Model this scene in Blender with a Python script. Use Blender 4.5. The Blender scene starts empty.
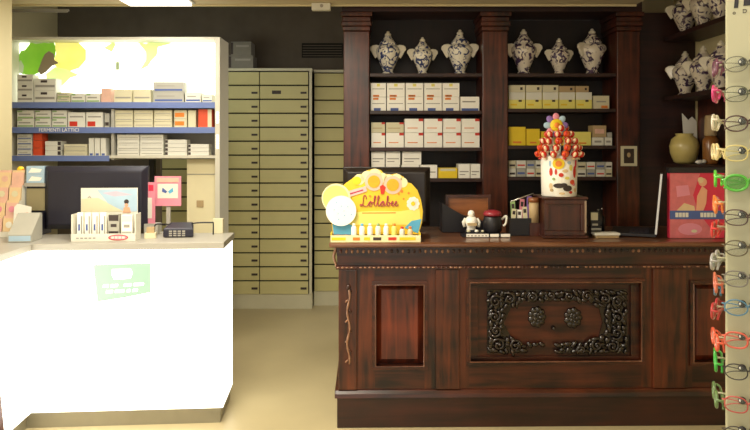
import bpy, bmesh, math, random
from mathutils import Vector, Matrix
random.seed(7)
R = math.radians
SC = bpy.context.scene
COL = SC.collection
F, HX, HY, EYE = 640.0, 375.0, 145.0, 1.5          # lens in pixels, horizon point, eye height

def PX(px, d): return (px - HX) * d / F
def PZ(py, d): return EYE - (py - HY) * d / F

# ------------------------------------------------------------------ materials
def lin(h):
    h = h.lstrip('#')
    o = []
    for i in (0, 2, 4):
        c = int(h[i:i+2], 16) / 255
        o.append(c / 12.92 if c <= .04045 else ((c + .055) / 1.055) ** 2.4)
    return (*o, 1)

MATS = {}
def mat(name, hx, rough=.5, metal=0, var=.10, scale=14, bump=0, coat=0, spec=.5):
    if name in MATS: return MATS[name]
    m = bpy.data.materials.new(name); m.use_nodes = True
    nt = m.node_tree; b = nt.nodes['Principled BSDF']
    b.inputs['Roughness'].default_value = rough
    b.inputs['Metallic'].default_value = metal
    b.inputs['Coat Weight'].default_value = coat
    b.inputs['Specular IOR Level'].default_value = spec
    c = lin(hx)
    tc = nt.nodes.new('ShaderNodeTexCoord')
    n = nt.nodes.new('ShaderNodeTexNoise'); n.inputs['Scale'].default_value = scale; n.inputs['Detail'].default_value = 4
    nt.links.new(tc.outputs['Object'], n.inputs['Vector'])
    mx = nt.nodes.new('ShaderNodeMix'); mx.data_type = 'RGBA'
    mx.inputs[6].default_value = tuple(min(1, v * (1 - var)) for v in c[:3]) + (1,)
    mx.inputs[7].default_value = tuple(min(1, v * (1 + var)) for v in c[:3]) + (1,)
    nt.links.new(n.outputs['Fac'], mx.inputs[0])
    nt.links.new(mx.outputs[2], b.inputs['Base Color'])
    if bump:
        bp = nt.nodes.new('ShaderNodeBump'); bp.inputs['Strength'].default_value = bump; bp.inputs['Distance'].default_value = .004
        nt.links.new(n.outputs['Fac'], bp.inputs['Height']); nt.links.new(bp.outputs['Normal'], b.inputs['Normal'])
    MATS[name] = m
    return m

def wood(name, h1, h2, axis='z', rough=.35, coat=.2, scale=1.0):
    if name in MATS: return MATS[name]
    m = bpy.data.materials.new(name); m.use_nodes = True
    nt = m.node_tree; b = nt.nodes['Principled BSDF']
    b.inputs['Roughness'].default_value = rough; b.inputs['Coat Weight'].default_value = coat
    b.inputs['Coat Roughness'].default_value = .25
    tc = nt.nodes.new('ShaderNodeTexCoord')
    mp = nt.nodes.new('ShaderNodeMapping')
    s = [28 * scale, 28 * scale, 28 * scale]; s['xyz'.index(axis)] = 2.2 * scale
    mp.inputs['Scale'].default_value = s
    nt.links.new(tc.outputs['Object'], mp.inputs['Vector'])
    n = nt.nodes.new('ShaderNodeTexNoise'); n.inputs['Scale'].default_value = 1.0; n.inputs['Detail'].default_value = 7; n.inputs['Distortion'].default_value = .6
    nt.links.new(mp.outputs['Vector'], n.inputs['Vector'])
    n2 = nt.nodes.new('ShaderNodeTexNoise'); n2.inputs['Scale'].default_value = 5; n2.inputs['Detail'].default_value = 2
    nt.links.new(tc.outputs['Object'], n2.inputs['Vector'])
    ad = nt.nodes.new('ShaderNodeMath'); ad.operation = 'MULTIPLY_ADD'; ad.inputs[1].default_value = .6
    nt.links.new(n.outputs['Fac'], ad.inputs[0])
    ml = nt.nodes.new('ShaderNodeMath'); ml.operation = 'MULTIPLY'; ml.inputs[1].default_value = .4
    nt.links.new(n2.outputs['Fac'], ml.inputs[0]); nt.links.new(ml.outputs[0], ad.inputs[2])
    cr = nt.nodes.new('ShaderNodeValToRGB')
    cr.color_ramp.elements[0].position = .37; cr.color_ramp.elements[0].color = lin(h1)
    cr.color_ramp.elements[1].position = .70; cr.color_ramp.elements[1].color = lin(h2)
    nt.links.new(ad.outputs[0], cr.inputs[0]); nt.links.new(cr.outputs[0], b.inputs['Base Color'])
    bp = nt.nodes.new('ShaderNodeBump'); bp.inputs['Strength'].default_value = .12; bp.inputs['Distance'].default_value = .003
    nt.links.new(n.outputs['Fac'], bp.inputs['Height']); nt.links.new(bp.outputs['Normal'], b.inputs['Normal'])
    MATS[name] = m
    return m

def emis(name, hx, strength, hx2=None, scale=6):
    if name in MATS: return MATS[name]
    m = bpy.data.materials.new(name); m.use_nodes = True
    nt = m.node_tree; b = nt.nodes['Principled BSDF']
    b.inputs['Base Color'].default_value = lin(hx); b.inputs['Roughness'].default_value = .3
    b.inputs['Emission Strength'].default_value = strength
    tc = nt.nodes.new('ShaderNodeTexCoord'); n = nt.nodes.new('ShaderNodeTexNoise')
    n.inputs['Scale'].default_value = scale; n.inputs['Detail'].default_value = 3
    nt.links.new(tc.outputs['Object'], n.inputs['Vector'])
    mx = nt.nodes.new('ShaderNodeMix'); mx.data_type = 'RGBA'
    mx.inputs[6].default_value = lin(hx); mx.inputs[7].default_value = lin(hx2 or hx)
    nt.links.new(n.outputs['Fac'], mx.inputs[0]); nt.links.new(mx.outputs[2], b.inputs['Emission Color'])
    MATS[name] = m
    return m

def porcelain(name, ink, ground, scale=7, lo=.50, hi=.57):
    if name in MATS: return MATS[name]
    m = bpy.data.materials.new(name); m.use_nodes = True
    nt = m.node_tree; b = nt.nodes['Principled BSDF']
    b.inputs['Roughness'].default_value = .16; b.inputs['Coat Weight'].default_value = .4
    tc = nt.nodes.new('ShaderNodeTexCoord'); oi = nt.nodes.new('ShaderNodeObjectInfo')
    va = nt.nodes.new('ShaderNodeVectorMath'); va.operation = 'ADD'
    nt.links.new(tc.outputs['Object'], va.inputs[0])
    sc = nt.nodes.new('ShaderNodeMath'); sc.operation = 'MULTIPLY'; sc.inputs[1].default_value = 20
    nt.links.new(oi.outputs['Random'], sc.inputs[0]); nt.links.new(sc.outputs[0], va.inputs[1])
    n = nt.nodes.new('ShaderNodeTexNoise'); n.inputs['Scale'].default_value = scale; n.inputs['Detail'].default_value = 2; n.inputs['Distortion'].default_value = 1.4
    nt.links.new(va.outputs[0], n.inputs['Vector'])
    cr = nt.nodes.new('ShaderNodeValToRGB')
    cr.color_ramp.elements[0].position = lo; cr.color_ramp.elements[0].color = lin(ground)
    cr.color_ramp.elements[1].position = hi; cr.color_ramp.elements[1].color = lin(ink)
    nt.links.new(n.outputs['Fac'], cr.inputs[0]); nt.links.new(cr.outputs[0], b.inputs['Base Color'])
    MATS[name] = m
    return m

def lens_mat(name, hx, alpha=.12):
    if name in MATS: return MATS[name]
    m = bpy.data.materials.new(name); m.use_nodes = True
    nt = m.node_tree; b = nt.nodes['Principled BSDF']; out = nt.nodes['Material Output']
    b.inputs['Base Color'].default_value = lin(hx); b.inputs['Roughness'].default_value = .03
    t = nt.nodes.new('ShaderNodeBsdfTransparent'); mx = nt.nodes.new('ShaderNodeMixShader')
    fr = nt.nodes.new('ShaderNodeFresnel'); fr.inputs['IOR'].default_value = 1.4
    ad = nt.nodes.new('ShaderNodeMath'); ad.operation = 'ADD'; ad.inputs[1].default_value = alpha
    nt.links.new(fr.outputs[0], ad.inputs[0]); nt.links.new(ad.outputs[0], mx.inputs[0])
    nt.links.new(t.outputs[0], mx.inputs[1]); nt.links.new(b.outputs[0], mx.inputs[2])
    nt.links.new(mx.outputs[0], out.inputs['Surface'])
    MATS[name] = m
    return m

CREAM = mat('cream_paint', 'd8cba0', .7, var=.05, scale=3)
CEIL = mat('ceiling_paint', 'cdbd9a', .8, var=.05, scale=3)
DARKWALL = mat('dark_wall', '6a6052', .9, var=.25, scale=6)
DARKCEIL = mat('dark_ceiling', '23212a', .9, var=.2, scale=4)
FLOORM = mat('beige_floor', 'b4a680', .36, var=.16, scale=2.2)
MAHO = wood('mahogany_vertical', '140703', '6a3015', 'z', rough=.36, coat=.15)
MAHOX = wood('mahogany_horizontal', '140703', '5a2815', 'x', rough=.36, coat=.15)
MAHOP = wood('mahogany_panel', '2a0e07', '7c3218', 'z')
MAHOD = wood('mahogany_dark', '1d0b08', '3f1911', 'x')
CARVE = wood('carved_dark_wood', '0d0807', '24140f', 'z', rough=.2, coat=.6)
TOPW = wood('counter_top_wood', '55301c', '7d5236', 'x', rough=.28, coat=.5)
GILT = mat('worn_bead_highlight', '8a6248', .3, var=.5, scale=60, coat=.3)  # pale worn wood; also paints highlights on beads and carving
POLISH = wood('polished_bead_highlight', '4a281c', '7e5540', 'z', rough=.2, coat=.6)  # polished bead, lightened so edge highlights are painted into the wood
BOOKW = wood('bookcase_wood', '200b06', '6a301a', 'z', rough=.38)
BOOKX = wood('bookcase_shelf_wood', '1e0d0a', '3b1a12', 'x', rough=.5)
BOOKB = wood('bookcase_back_wood', '120a0a', '21110e', 'z', rough=.7)
PEDW = wood('pedestal_wood', '2b120c', '54291c', 'z')
TANW = wood('tan_wood', '6d3d1e', 'a9683a', 'x')
WHITE = mat('white_laminate', 'e9e6da', .4, var=.03)
GREYLAM = mat('warm_grey_laminate', 'a5a196', .4, var=.05)
STEEL = mat('kick_steel', '8f8975', .35, .3, var=.1)
BLUE = mat('blue_shelf_edge', '6c7eb2', .5, var=.08)
SHELFW = mat('white_shelf', 'd3cfbd', .5, var=.04)
DRAWER = mat('drawer_olive', 'c6bf88', .55, var=.06, scale=8)
DRAWER2 = mat('drawer_olive_side', 'c2ba80', .55, var=.06, scale=8)
DFRAME = mat('drawer_frame', 'c8c4a8', .5, var=.05)
DGAP = mat('gap_shade', '1d1a10', .8, var=.1)  # near-black so the shade between drawers is painted in
BLACK = mat('black_plastic', '17161c', .42, var=.15)
NAVY = mat('navy_black_plastic', '1f1e2c', .45, var=.1)
BROWNBLK = mat('brown_black_plastic', '1c1513', .35, var=.15)
CARDW = mat('white_card', 'dcdacd', .6, var=.04)
CARDG = mat('grey_white_card', 'aaa89c', .6, var=.08)
CARDC = mat('cream_card', 'd2cbaa', .6, var=.05)
CARDT = mat('tan_card', 'b59c72', .6, var=.08)
YEL = mat('yellow_card', 'e8c822', .5, var=.06)
PYEL = mat('pale_yellow_card', 'e8dd72', .5, var=.06)
ORANGE = mat('orange_print', 'e0802a', .5)
RED = mat('red_print', 'c8321f', .5)
REDOR = mat('red_orange_card', 'd9502c', .55, var=.15)
INK = mat('dark_ink', '3a2f2c', .6)
GREYINK = mat('grey_ink', '9a968c', .6)
BLUEINK = mat('blue_ink', '4a5f9c', .6)
GREENINK = mat('green_ink', '8fae72', .6)
PINK = mat('pink_card', 'dc8a9c', .5, var=.1)
HOTPINK = mat('hot_pink_card', 'd5304e', .5, var=.12)
SKIN = mat('printed_skin_tone', 'e2a684', .6)
LBLUE = mat('light_blue_card', 'a8c3d6', .55, var=.12)
SKYB = mat('sky_blue_print', '58a9d0', .5)
PURPLE = mat('purple_print', '8a6bb0', .5)
GREEN = mat('green_plastic', '62b53c', .3)
PURE = mat('clean_white', 'f4f1e6', .4, var=.02)
SILVER = mat('silver_metal', 'c9c6be', .25, .9)
RACKW = mat('rack_panel_white', 'b9b798', .45, var=.03)
BLUSH = mat('blush_pack', 'dbb09c', .5, var=.15, scale=30)
APRI = mat('apricot_pack', 'dcc094', .5, var=.12, scale=30)
MAGENTA = mat('magenta_lettering', 'a8264c', .5)
IMGDARK = mat('dark_picture', '3b2c22', .5, var=.5, scale=40)
VASEY = mat('yellow_glaze', 'cdbb74', .3, var=.12, scale=20, coat=.3)
AMBER = mat('amber_jar', '8b5a2c', .2, var=.2)
OLIVEP = mat('olive_panel', '8f8562', .5)
JARM = porcelain('blue_white_porcelain', '3a4470', 'e8e2d2')
JARP = porcelain('plum_white_porcelain', '4c3a58', 'e2d8c8')
PORW = mat('plain_porcelain', 'e2dac6', .2, var=.12, scale=30, coat=.3)
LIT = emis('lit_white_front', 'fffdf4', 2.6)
HEAD = emis('lit_header', 'fbfff2', 1.9)
HGREEN = emis('lit_leaf_green', '5c9a24', .62, '9cc63c', 9)
HPALE = emis('lit_pale_green', 'c2e070', .8, 'e8f6c0', 6)
HLEMON = emis('lit_lemon', 'e0d85c', .8, 'eeeaa0', 6)
HBROWN = emis('lit_branch', '6b5c40', .5, '7f7a60', 9)
HGREY = emis('lit_grey_leaf', '7d8a60', .7, 'b9c49a', 9)
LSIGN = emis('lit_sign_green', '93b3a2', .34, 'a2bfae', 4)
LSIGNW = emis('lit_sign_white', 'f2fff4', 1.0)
TUBE = emis('lamp_diffuser', 'fff9ea', 3.0)
LED = emis('led_strip', 'fffdf0', 2.2)

# ------------------------------------------------------------------ mesh builder
class MB:
    def __init__(s): s.bm = bmesh.new(); s.mats = []
    def mi(s, m):
        if m not in s.mats: s.mats.append(m)
        return s.mats.index(m)
    def box(s, x0, x1, y0, y1, z0, z1, m):
        i = s.mi(m)
        v = [s.bm.verts.new((x, y, z)) for z in (z0, z1) for y in (y0, y1) for x in (x0, x1)]
        for f in ((0,2,3,1), (4,5,7,6), (0,1,5,4), (2,6,7,3), (0,4,6,2), (1,3,7,5)):
            s.bm.faces.new([v[k] for k in f]).material_index = i
        return s
    def frustum(s, a, b, m):
        """a, b: (x0,x1,z0,z1,y) front and back rectangles"""
        i = s.mi(m); v = []
        for (x0, x1, z0, z1, y) in (a, b):
            v += [s.bm.verts.new(p) for p in ((x0,y,z0), (x1,y,z0), (x1,y,z1), (x0,y,z1))]
        for f in ((0,1,2,3), (7,6,5,4), (0,4,5,1), (1,5,6,2), (2,6,7,3), (3,7,4,0)):
            s.bm.faces.new([v[k] for k in f]).material_index = i
        return s
    def prism(s, poly, y0, y1, m):
        """poly in (x, z), extruded along y"""
        i = s.mi(m)
        a = [s.bm.verts.new((x, y0, z)) for x, z in poly]; b = [s.bm.verts.new((x, y1, z)) for x, z in poly]
        s.bm.faces.new(a).material_index = i; s.bm.faces.new(b[::-1]).material_index = i
        n = len(poly)
        for k in range(n):
            s.bm.faces.new((a[k], b[k], b[(k+1) % n], a[(k+1) % n])).material_index = i
        return s
    def prismx(s, poly, x0, x1, m):
        """poly in (y, z), extruded along x"""
        i = s.mi(m)
        a = [s.bm.verts.new((x0, y, z)) for y, z in poly]; b = [s.bm.verts.new((x1, y, z)) for y, z in poly]
        s.bm.faces.new(a).material_index = i; s.bm.faces.new(b[::-1]).material_index = i
        n = len(poly)
        for k in range(n):
            s.bm.faces.new((a[k], b[k], b[(k+1) % n], a[(k+1) % n])).material_index = i
        return s
    def disc(s, cx, cz, r, y0, y1, m, n=24, rz=None):
        return s.prism([(cx + r * math.cos(2*math.pi*k/n), cz + (rz or r) * math.sin(2*math.pi*k/n)) for k in range(n)], y0, y1, m)
    def lathe(s, prof, m, c=(0,0,0), seg=28):
        i = s.mi(m); rings = []
        for r, z in prof:
            rings.append([s.bm.verts.new((c[0] + r*math.cos(2*math.pi*k/seg), c[1] + r*math.sin(2*math.pi*k/seg), c[2] + z)) for k in range(seg)])
        for a, b in zip(rings, rings[1:]):
            for k in range(seg):
                f = s.bm.faces.new((a[k], a[(k+1) % seg], b[(k+1) % seg], b[k])); f.material_index = i; f.smooth = True
        s.bm.faces.new(rings[0][::-1]).material_index = i; s.bm.faces.new(rings[-1]).material_index = i
        return s
    def tube(s, pts, r, m, seg=8, closed=False, flat=1.0):
        i = s.mi(m); pts = [Vector(p) for p in pts]; n = len(pts)
        rs = r if isinstance(r, (list, tuple)) else [r] * n
        rings = []; up = None
        for k, p in enumerate(pts):
            a = pts[(k-1) % n] if (closed or k > 0) else p; b = pts[(k+1) % n] if (closed or k < n-1) else p
            t = (b - a).normalized() if (b - a).length > 1e-9 else Vector((0,0,1))
            if up is None:
                up = Vector((0,1,0)) if abs(t.y) < .9 else Vector((1,0,0))
            u = (up - t * up.dot(t))
            if u.length < 1e-6: u = Vector((1,0,0)) - t * t.x
            u.normalize(); w = t.cross(u); up = u
            rings.append([s.bm.verts.new(p + (u*math.cos(2*math.pi*q/seg)*flat + w*math.sin(2*math.pi*q/seg)) * rs[k]) for q in range(seg)])
        pairs = list(zip(rings, rings[1:])) + ([(rings[-1], rings[0])] if closed else [])
        for a, b in pairs:
            for q in range(seg):
                f = s.bm.faces.new((a[q], a[(q+1) % seg], b[(q+1) % seg], b[q])); f.material_index = i; f.smooth = True
        if not closed:
            s.bm.faces.new(rings[0][::-1]).material_index = i; s.bm.faces.new(rings[-1]).material_index = i
        return s
    def ball(s, c, r, m, seg=14, rot=0):
        i = s.mi(m); rr = r if isinstance(r, (list, tuple)) else (r, r, r)
        M = Matrix.Translation(c) @ Matrix.Rotation(rot, 4, 'Y') @ Matrix.Diagonal((*rr, 1))
        g = bmesh.ops.create_uvsphere(s.bm, u_segments=seg, v_segments=max(6, seg//2+1), radius=1, matrix=M)
        for v in g['verts']:
            for f in v.link_faces: f.material_index = i; f.smooth = True
        return s
    def build(s, name, parent=None, loc=(0,0,0), rz=0, bevel=0, rx=0, ry=0):
        bmesh.ops.recalc_face_normals(s.bm, faces=s.bm.faces)
        me = bpy.data.meshes.new(name); s.bm.to_mesh(me); s.bm.free()
        for m in s.mats: me.materials.append(m)
        o = bpy.data.objects.new(name, me); COL.objects.link(o)
        o.location = loc; o.rotation_euler = (rx, ry, rz)
        if parent: o.parent = parent
        if bevel:
            b = o.modifiers.new('edge', 'BEVEL'); b.width = bevel; b.segments = 2; b.limit_method = 'ANGLE'; b.angle_limit = R(40)
        return o

def tag(o, label, cat, group=None):
    o['label'] = label; o['category'] = cat
    if group: o['group'] = group
    return o
def thing(name, label, cat, loc=(0,0,0), rz=0, group=None):
    o = bpy.data.objects.new(name, None); COL.objects.link(o)
    o.location = loc; o.rotation_euler = (0, 0, rz); o.empty_display_size = .05
    return tag(o, label, cat, group)
def struct(o): o['kind'] = 'structure'; return o
def dup(root, loc, rz=0, label=None, group=None, scale=1):
    r = root.copy(); COL.objects.link(r); r.location = loc; r.rotation_euler = (0, 0, rz); r.scale = (scale,)*3
    if label: r['label'] = label
    if group: r['group'] = group
    for ch in list(root.children):
        c = ch.copy(); COL.objects.link(c); c.parent = r
        for g in list(ch.children):
            d = g.copy(); COL.objects.link(d); d.parent = c
    return r
def text_mesh(txt, size, m, name, parent, loc, depth=.0008, ry=0):
    cu = bpy.data.curves.new(name, 'FONT'); cu.body = txt; cu.size = size; cu.extrude = depth; cu.align_x = 'CENTER'; cu.align_y = 'CENTER'
    t = bpy.data.objects.new(name, cu); COL.objects.link(t)
    dg = bpy.context.evaluated_depsgraph_get()
    me = bpy.data.meshes.new_from_object(t.evaluated_get(dg))
    bpy.data.objects.remove(t)
    me.materials.clear(); me.materials.append(m)
    o = bpy.data.objects.new(name, me); COL.objects.link(o); o.parent = parent; o.location = loc; o.rotation_euler = (R(90), 0, 0)
    return o
def smoothpath(pts, n=5):
    out = []; P = [Vector(p) for p in pts]
    for k in range(len(P) - 1):
        a, b, c, d = P[max(k-1, 0)], P[k], P[k+1], P[min(k+2, len(P)-1)]
        for q in range(n):
            t = q / n
            out.append(.5 * ((2*b) + (c-a)*t + (2*a-5*b+4*c-d)*t*t + (3*b-a-3*c+d)*t**3))
    out.append(P[-1]); return out
ORD = ['', 'second', 'third', 'fourth', 'fifth', 'sixth', 'seventh', 'eighth', 'ninth', 'tenth', 'eleventh', 'twelfth', 'thirteenth', 'fourteenth']
def nth(k, end='left'): return ('leftmost' if end == 'left' else end) if k == 0 else f'{ORD[k]} from {end}'

# ------------------------------------------------------------------ room shell
XR, XL, YB = 2.36, -3.1, 6.25
struct(MB().box(XL-.1, XR+.1, -1.6, YB+.1, -.1, 0, FLOORM).build('floor'))
struct(MB().box(XL, .3, YB, YB+.1, 0, 2.85, DARKWALL).build('wall_back'))
struct(MB().box(1.75, XR, 5.06, 5.16, 0, 2.85, CREAM).build('wall_back_right'))
struct(MB().box(XR, XR+.1, -1.6, 5.16, 0, 2.85, CREAM).build('wall_right'))
struct(MB().box(XL-.1, XL, -1.6, YB+.1, 0, 2.85, CREAM).build('wall_left'))
struct(MB().box(XL, PX(12, 4.2), 3.95, 4.2, 0, 2.5, CREAM).build('wall_left_return'))
YC = 4.55
struct(MB().box(XL, 1.86, -1.6, YC, 2.5, 2.85, CEIL).build('ceiling'))
struct(MB().box(1.86, XR, -1.6, 5.06, 2.82, 2.9, CEIL).build('ceiling_right'))
struct(MB().box(XL, 1.86, YC, YB, 2.85, 2.9, DARKCEIL).build('ceiling_back'))
struct(MB().box(XL, 1.86, YC+.001, YC+.012, 2.487, 2.505, CREAM).build('trim_1'))
struct(MB().box(XL, 1.86, YC+.013, YC+.03, 2.52, 2.84, DARKCEIL).build('trim_2'))

def ceiling_light(x0, x1, y0, y1, label):
    t = thing('ceiling_light', label, 'light', ((x0+x1)/2, (y0+y1)/2, 2.5))
    w, h = (x1-x0)/2, (y1-y0)/2
    f = MB()
    f.box(-w-.02, w+.02, -h-.02, h+.02, -.012, -.001, GREYLAM)
    f.build('frame', t)
    MB().box(-w, w, -h, h, -.03, -.0125, TUBE).build('diffuser', t)
ceiling_light(PX(132, 4.5), PX(193, 4.5), 3.75, 4.47, 'glowing ceiling light panel above the backlit shelf unit')
ceiling_light(-2.2, -1.5, 1.0, 1.9, 'glowing ceiling light panel over the left side of the shop')
ceiling_light(-.35, .35, .3, 1.1, 'glowing ceiling light panel over the middle of the shop')
ceiling_light(-1.0, -.3, 2.1, 3.0, 'added unseen fill light panel just before the gap between the counters')  # panel added out of view to brighten the drawers
e = thing('emergency_lamp', 'small white boxed fitting under the ceiling edge above the drawers', 'lamp', (PX(321, 4.5), 4.52, 2.499))
MB().box(-.066, .066, -.03, .025, -.05, 0, CARDW).build('housing', e, bevel=.004)
MB().disc(.005, -.022, .012, -.034, -.0305, GREYINK, 14).build('sensor', e)
b = MB().box(-.24, .24, 0, .02, 0, .014, GREYLAM); b.box(-.23, .23, .002, .018, -.008, -.0005, GREYINK)
tag(b.build('tube_fitting', loc=(PX(40, 4.7), 4.63, 2.47)), 'thin unlit tube fitting in the dark recess above the leaf picture', 'fitting')

# ------------------------------------------------------------------ drawer cabinets at the back
D1 = 5.85; s1 = F / D1
rows = 16
zt, zb = PZ(71.5, D1), PZ(295, D1); rh = (zt - zb) / rows
def drawer_cabinet(label, cols, d, frame_right, m, ex, dep):
    x0, x1 = cols[0], cols[-1] + (.03 if frame_right else 0)
    t = thing('drawer_cabinet', label, 'drawer cabinet', ((x0+x1)/2, d, 0))
    cx = (x0+x1)/2
    b = MB()
    b.box(x0-ex-cx, x1-cx, .022, dep, .135, zt + .005, DGAP)
    b.box(x0-ex-cx, x1-cx, .0, dep, zt + .006, zt + .03, DFRAME)
    if frame_right: b.box(x1-.024-cx, x1-cx, 0, dep, .135, zt + .0055, DFRAME)
    b.build('carcass', t)
    MB().box(x0-ex-cx, x1-cx, .01, dep, 0, .134, DFRAME).build('plinth', t)
    for c in range(len(cols) - 1):
        for r in range(rows):
            z1 = zt - r*rh - .005; z0 = zt - (r+1)*rh + .008
            a, bb = cols[c] + .004 - cx, cols[c+1] - .004 - cx
            dr = MB().box(a, bb, 0, .02, z0, z1, m).build('drawer', t, bevel=.002)
            if r > 0:
                MB().box(bb-.068, bb-.014, -.008, 0, z0 + rh*.34, z0 + rh*.34 + .018, INK).build('handle', dr)
    return t
colx = [PX(p, D1) for p in (159, 209, 259.5, 308.5)]
dc = drawer_cabinet('tall olive cabinet of shallow drawers behind the gap between counters', colx, D1, True, DRAWER, .02, .36)
MB().box(PX(272, D1) - dc.location.x, PX(281, D1) - dc.location.x, -.002, 0, PZ(94, D1), PZ(90.5, D1), INK).build('label_strip', dc)
D2 = 5.97
drawer_cabinet('darker olive drawer cabinet set back beside the wooden pillar', [PX(314, D2), PX(314, D2) + .6], D2, False, DRAWER2, 0, .26)
for k, (a, bb, z0, z1, lab) in enumerate(((229, 253, 66.2, 53, 'grey carton lying directly on top of the drawer cabinet'), (231, 251, 52.6, 39, 'upper grey carton of the pair on the drawer cabinet'))):
    d = D1 + .03
    b = MB(); w = (PX(bb, d) - PX(a, d)) / 2; h = (z0 - z1) * d / F
    b.box(-w, w, 0, .2, 0, h, mat('grey_carton', '7f7b70', .7, var=.15)); b.box(-w, -w + .02, -.001, 0, .01, h - .01, INK); b.box(-w*.5, w*.8, -.001, 0, h*.6, h*.75, GREYINK)
    tag(b.build('carton', loc=(PX((a+bb)/2, d), d, zt + .0305 + (0 if k == 0 else 13.4 * d / F))), lab, 'box', 'cartons on the drawer cabinet')
v = thing('wall_vent', 'dark slatted vent high on the back wall beside the pillar', 'vent', (PX(322, 6.2), 6.235, PZ(57, 6.2)))
MB().box(-.2, .2, 0, .012, 0, .14, DGAP).build('frame', v)
b = MB()
for k in range(5): b.box(-.19, .19, -.012, -.001, .012 + k*.025, .02 + k*.025, DARKWALL)
b.build('slats', v)

# ------------------------------------------------------------------ backlit white shelf unit
DS = 4.75; ss = F / DS
U0, UD, U1, UR = PX(14, DS), PX(111, DS), PX(219, DS), PX(228, DS)
ucx = (U0 + UR) / 2
unit = thing('shelf_unit', 'tall white pharmacy shelf unit with blue shelf edges and backlit header', 'shelf unit', (ucx, DS, 0))
def ux(px): return PX(px, DS) - ucx
TOPZ = PZ(37, DS)
MB().box(ux(215), ux(219.8), 0, .28, 0, TOPZ, SHELFW).build('upright', unit)
MB().box(ux(6), ux(8.5), 0, .30, 0, TOPZ, SHELFW).build('upright', unit)
MB().box(ux(110), ux(113), .02, .30, PZ(160, DS), PZ(109, DS), CARDG).build('divider', unit)
MB().box(ux(8.6), ux(214.8), .26, .30, PZ(160, DS), PZ(104, DS), GREYLAM).build('back_panel', unit)
MB().box(ux(8.6), ux(214.8), .0, .34, TOPZ - .02, TOPZ, SHELFW).build('top_panel', unit)
SH = [102, 127, 155.5]
for k, y in enumerate(SH):
    zt_ = PZ(y, DS)
    sh = MB().box(ux(8.6), ux(214.8), .006, .30, zt_ - .02, zt_, SHELFW).build('shelf', unit)
    if k < 2: MB().box(ux(8.6), ux(214.8), 0, .005, zt_ - .045, zt_ - .001, BLUE).build('edge_strip', sh)
    else: MB().box(ux(8.6), ux(109), 0, .005, zt_ - .042, zt_ - .001, BLUE).build('edge_strip', sh)
    if k == 1:
        text_mesh('FERMENTI LATTICI', .036, PURE, 'lettering', sh, (ux(59), -.001, zt_ - .023))
# header light box
hd = MB().box(ux(8.6), ux(116.5), .145, .18, PZ(101.5, DS), TOPZ - .021, HEAD); hd.box(ux(117.5), ux(214.8), .145, .18, PZ(101.5, DS), TOPZ - .021, HEAD)
hd = hd.build('backlit_header', unit)
DH = DS + .143
def hp(pts, y, m, name):
    MB().prism([(PX(a, DH) - ucx, PZ(b_, DH)) for a, b_ in pts], y, y + .0012, m).build(name, hd)
hp([(18,71),(18,57),(21,51),(25,50),(29,45),(32,40),(37,40),(42,42.5),(48,43),(54,42.5),(56,48),(55,57),(51,63),(44,70),(34,75),(22,74)], .1425, HGREEN, 'leaf_print')
hp([(55,42.5),(66,41),(78,42),(86,50),(86,60),(79,68),(70,71),(58,69),(53,63),(56,54)], .1424, HLEMON, 'lemon_print')
hp([(38,71),(42,60),(45,54),(49,51),(54,54),(54.5,60),(59,63),(52,66),(46,72),(41,75)], .1405, HBROWN, 'branch_print')
hp([(30,42),(32,38.5),(37,38.5),(43,43),(36,44)], .1405, HGREY, 'bud_print')
hp([(18,64),(21,60),(24,66),(23,73),(18,73)], .1405, HGREY, 'bud_print')
hp([(46,74),(55,67),(66,69),(79,75),(70,78),(58,90),(48,88)], .1415, HPALE, 'leaf_print')
hp([(137,41),(146,44),(153,40),(163,41),(172,39.5),(170,44),(158,47),(157,55),(152,60),(148,66),(140,70),(146,60),(146,52)], .1415, HPALE, 'leaf_print')
hp([(113,42),(116,44),(112,52),(104,48)], .1415, HPALE, 'leaf_print')
hp([(116.2,62),(119.5,62),(119.5,70),(116.2,70)], .137, HGREY, 'clip')
for y0, y1 in ((112, 124), (135, 151)):
    b = MB()
    n = int((y1 - y0) / 2.4)
    for k in range(n): b.box(ux(216.6), ux(218.4), -.006, -.0005, PZ(y0 + k*2.4 + 1.6, DS), PZ(y0 + k*2.4, DS), LED)
    b.build('led_strip', unit)
# lower cream panel with small square, behind the counter
MB().box(ux(183), ux(214.8), .10, .13, 0, PZ(159.5, DS), mat('cream_panel', 'ece2ba', .5, var=.03)).build('lower_panel', unit)
MB().box(ux(193), ux(200), .094, .0995, PZ(208.5, DS), PZ(201.5, DS), CARDT).build('socket', unit)
MB().box(ux(183.3), ux(214.6), .096, .0995, PZ(175.2, DS), PZ(174.4, DS), GREYLAM).build('joint_strip', unit)

# ------------------------------------------------------------------ medicine boxes
def med_box(a, bb, ytop, ybot, d, zbase, m, prints, label, group, name='medicine_box', depth=.09, cat='box', jit=1.2):
    """a..bb: span; height from ytop..ybot; d front depth; zbase: shelf height"""
    w = (PX(bb, d) - PX(a, d)) - .004; h = (ybot - ytop) * d / F - .002
    b = MB().box(-w/2, w/2, 0, depth, 0, h, m)
    for (u0, u1, v0, v1, pm) in prints:
        b.box(-w/2 + u0*w, -w/2 + u1*w, -.001, 0, v0*h, v1*h, pm)
    o = b.build(name, loc=(PX((a+bb)/2, d), d, zbase), rz=R(random.uniform(-jit, jit)))
    return tag(o, label, cat, group)
LN = [(.1,.9,.42,.5,GREYINK), (.1,.6,.22,.28,GREYINK)]
GRN = [(.04,.96,.05,.22,GREENINK), (.1,.8,.45,.6,GREYINK), (.0,.3,.78,.95,GREENINK)]
GRY = [(.05,.95,.25,.45,GREYINK), (.3,.6,.65,.85,INK)]
BLU = [(.05,.95,.1,.28,BLUEINK), (.12,.7,.55,.65,GREYINK)]
RDW = [(.08,.55,.05,.38,RED), (.1,.9,.65,.75,GREYINK)]
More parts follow.
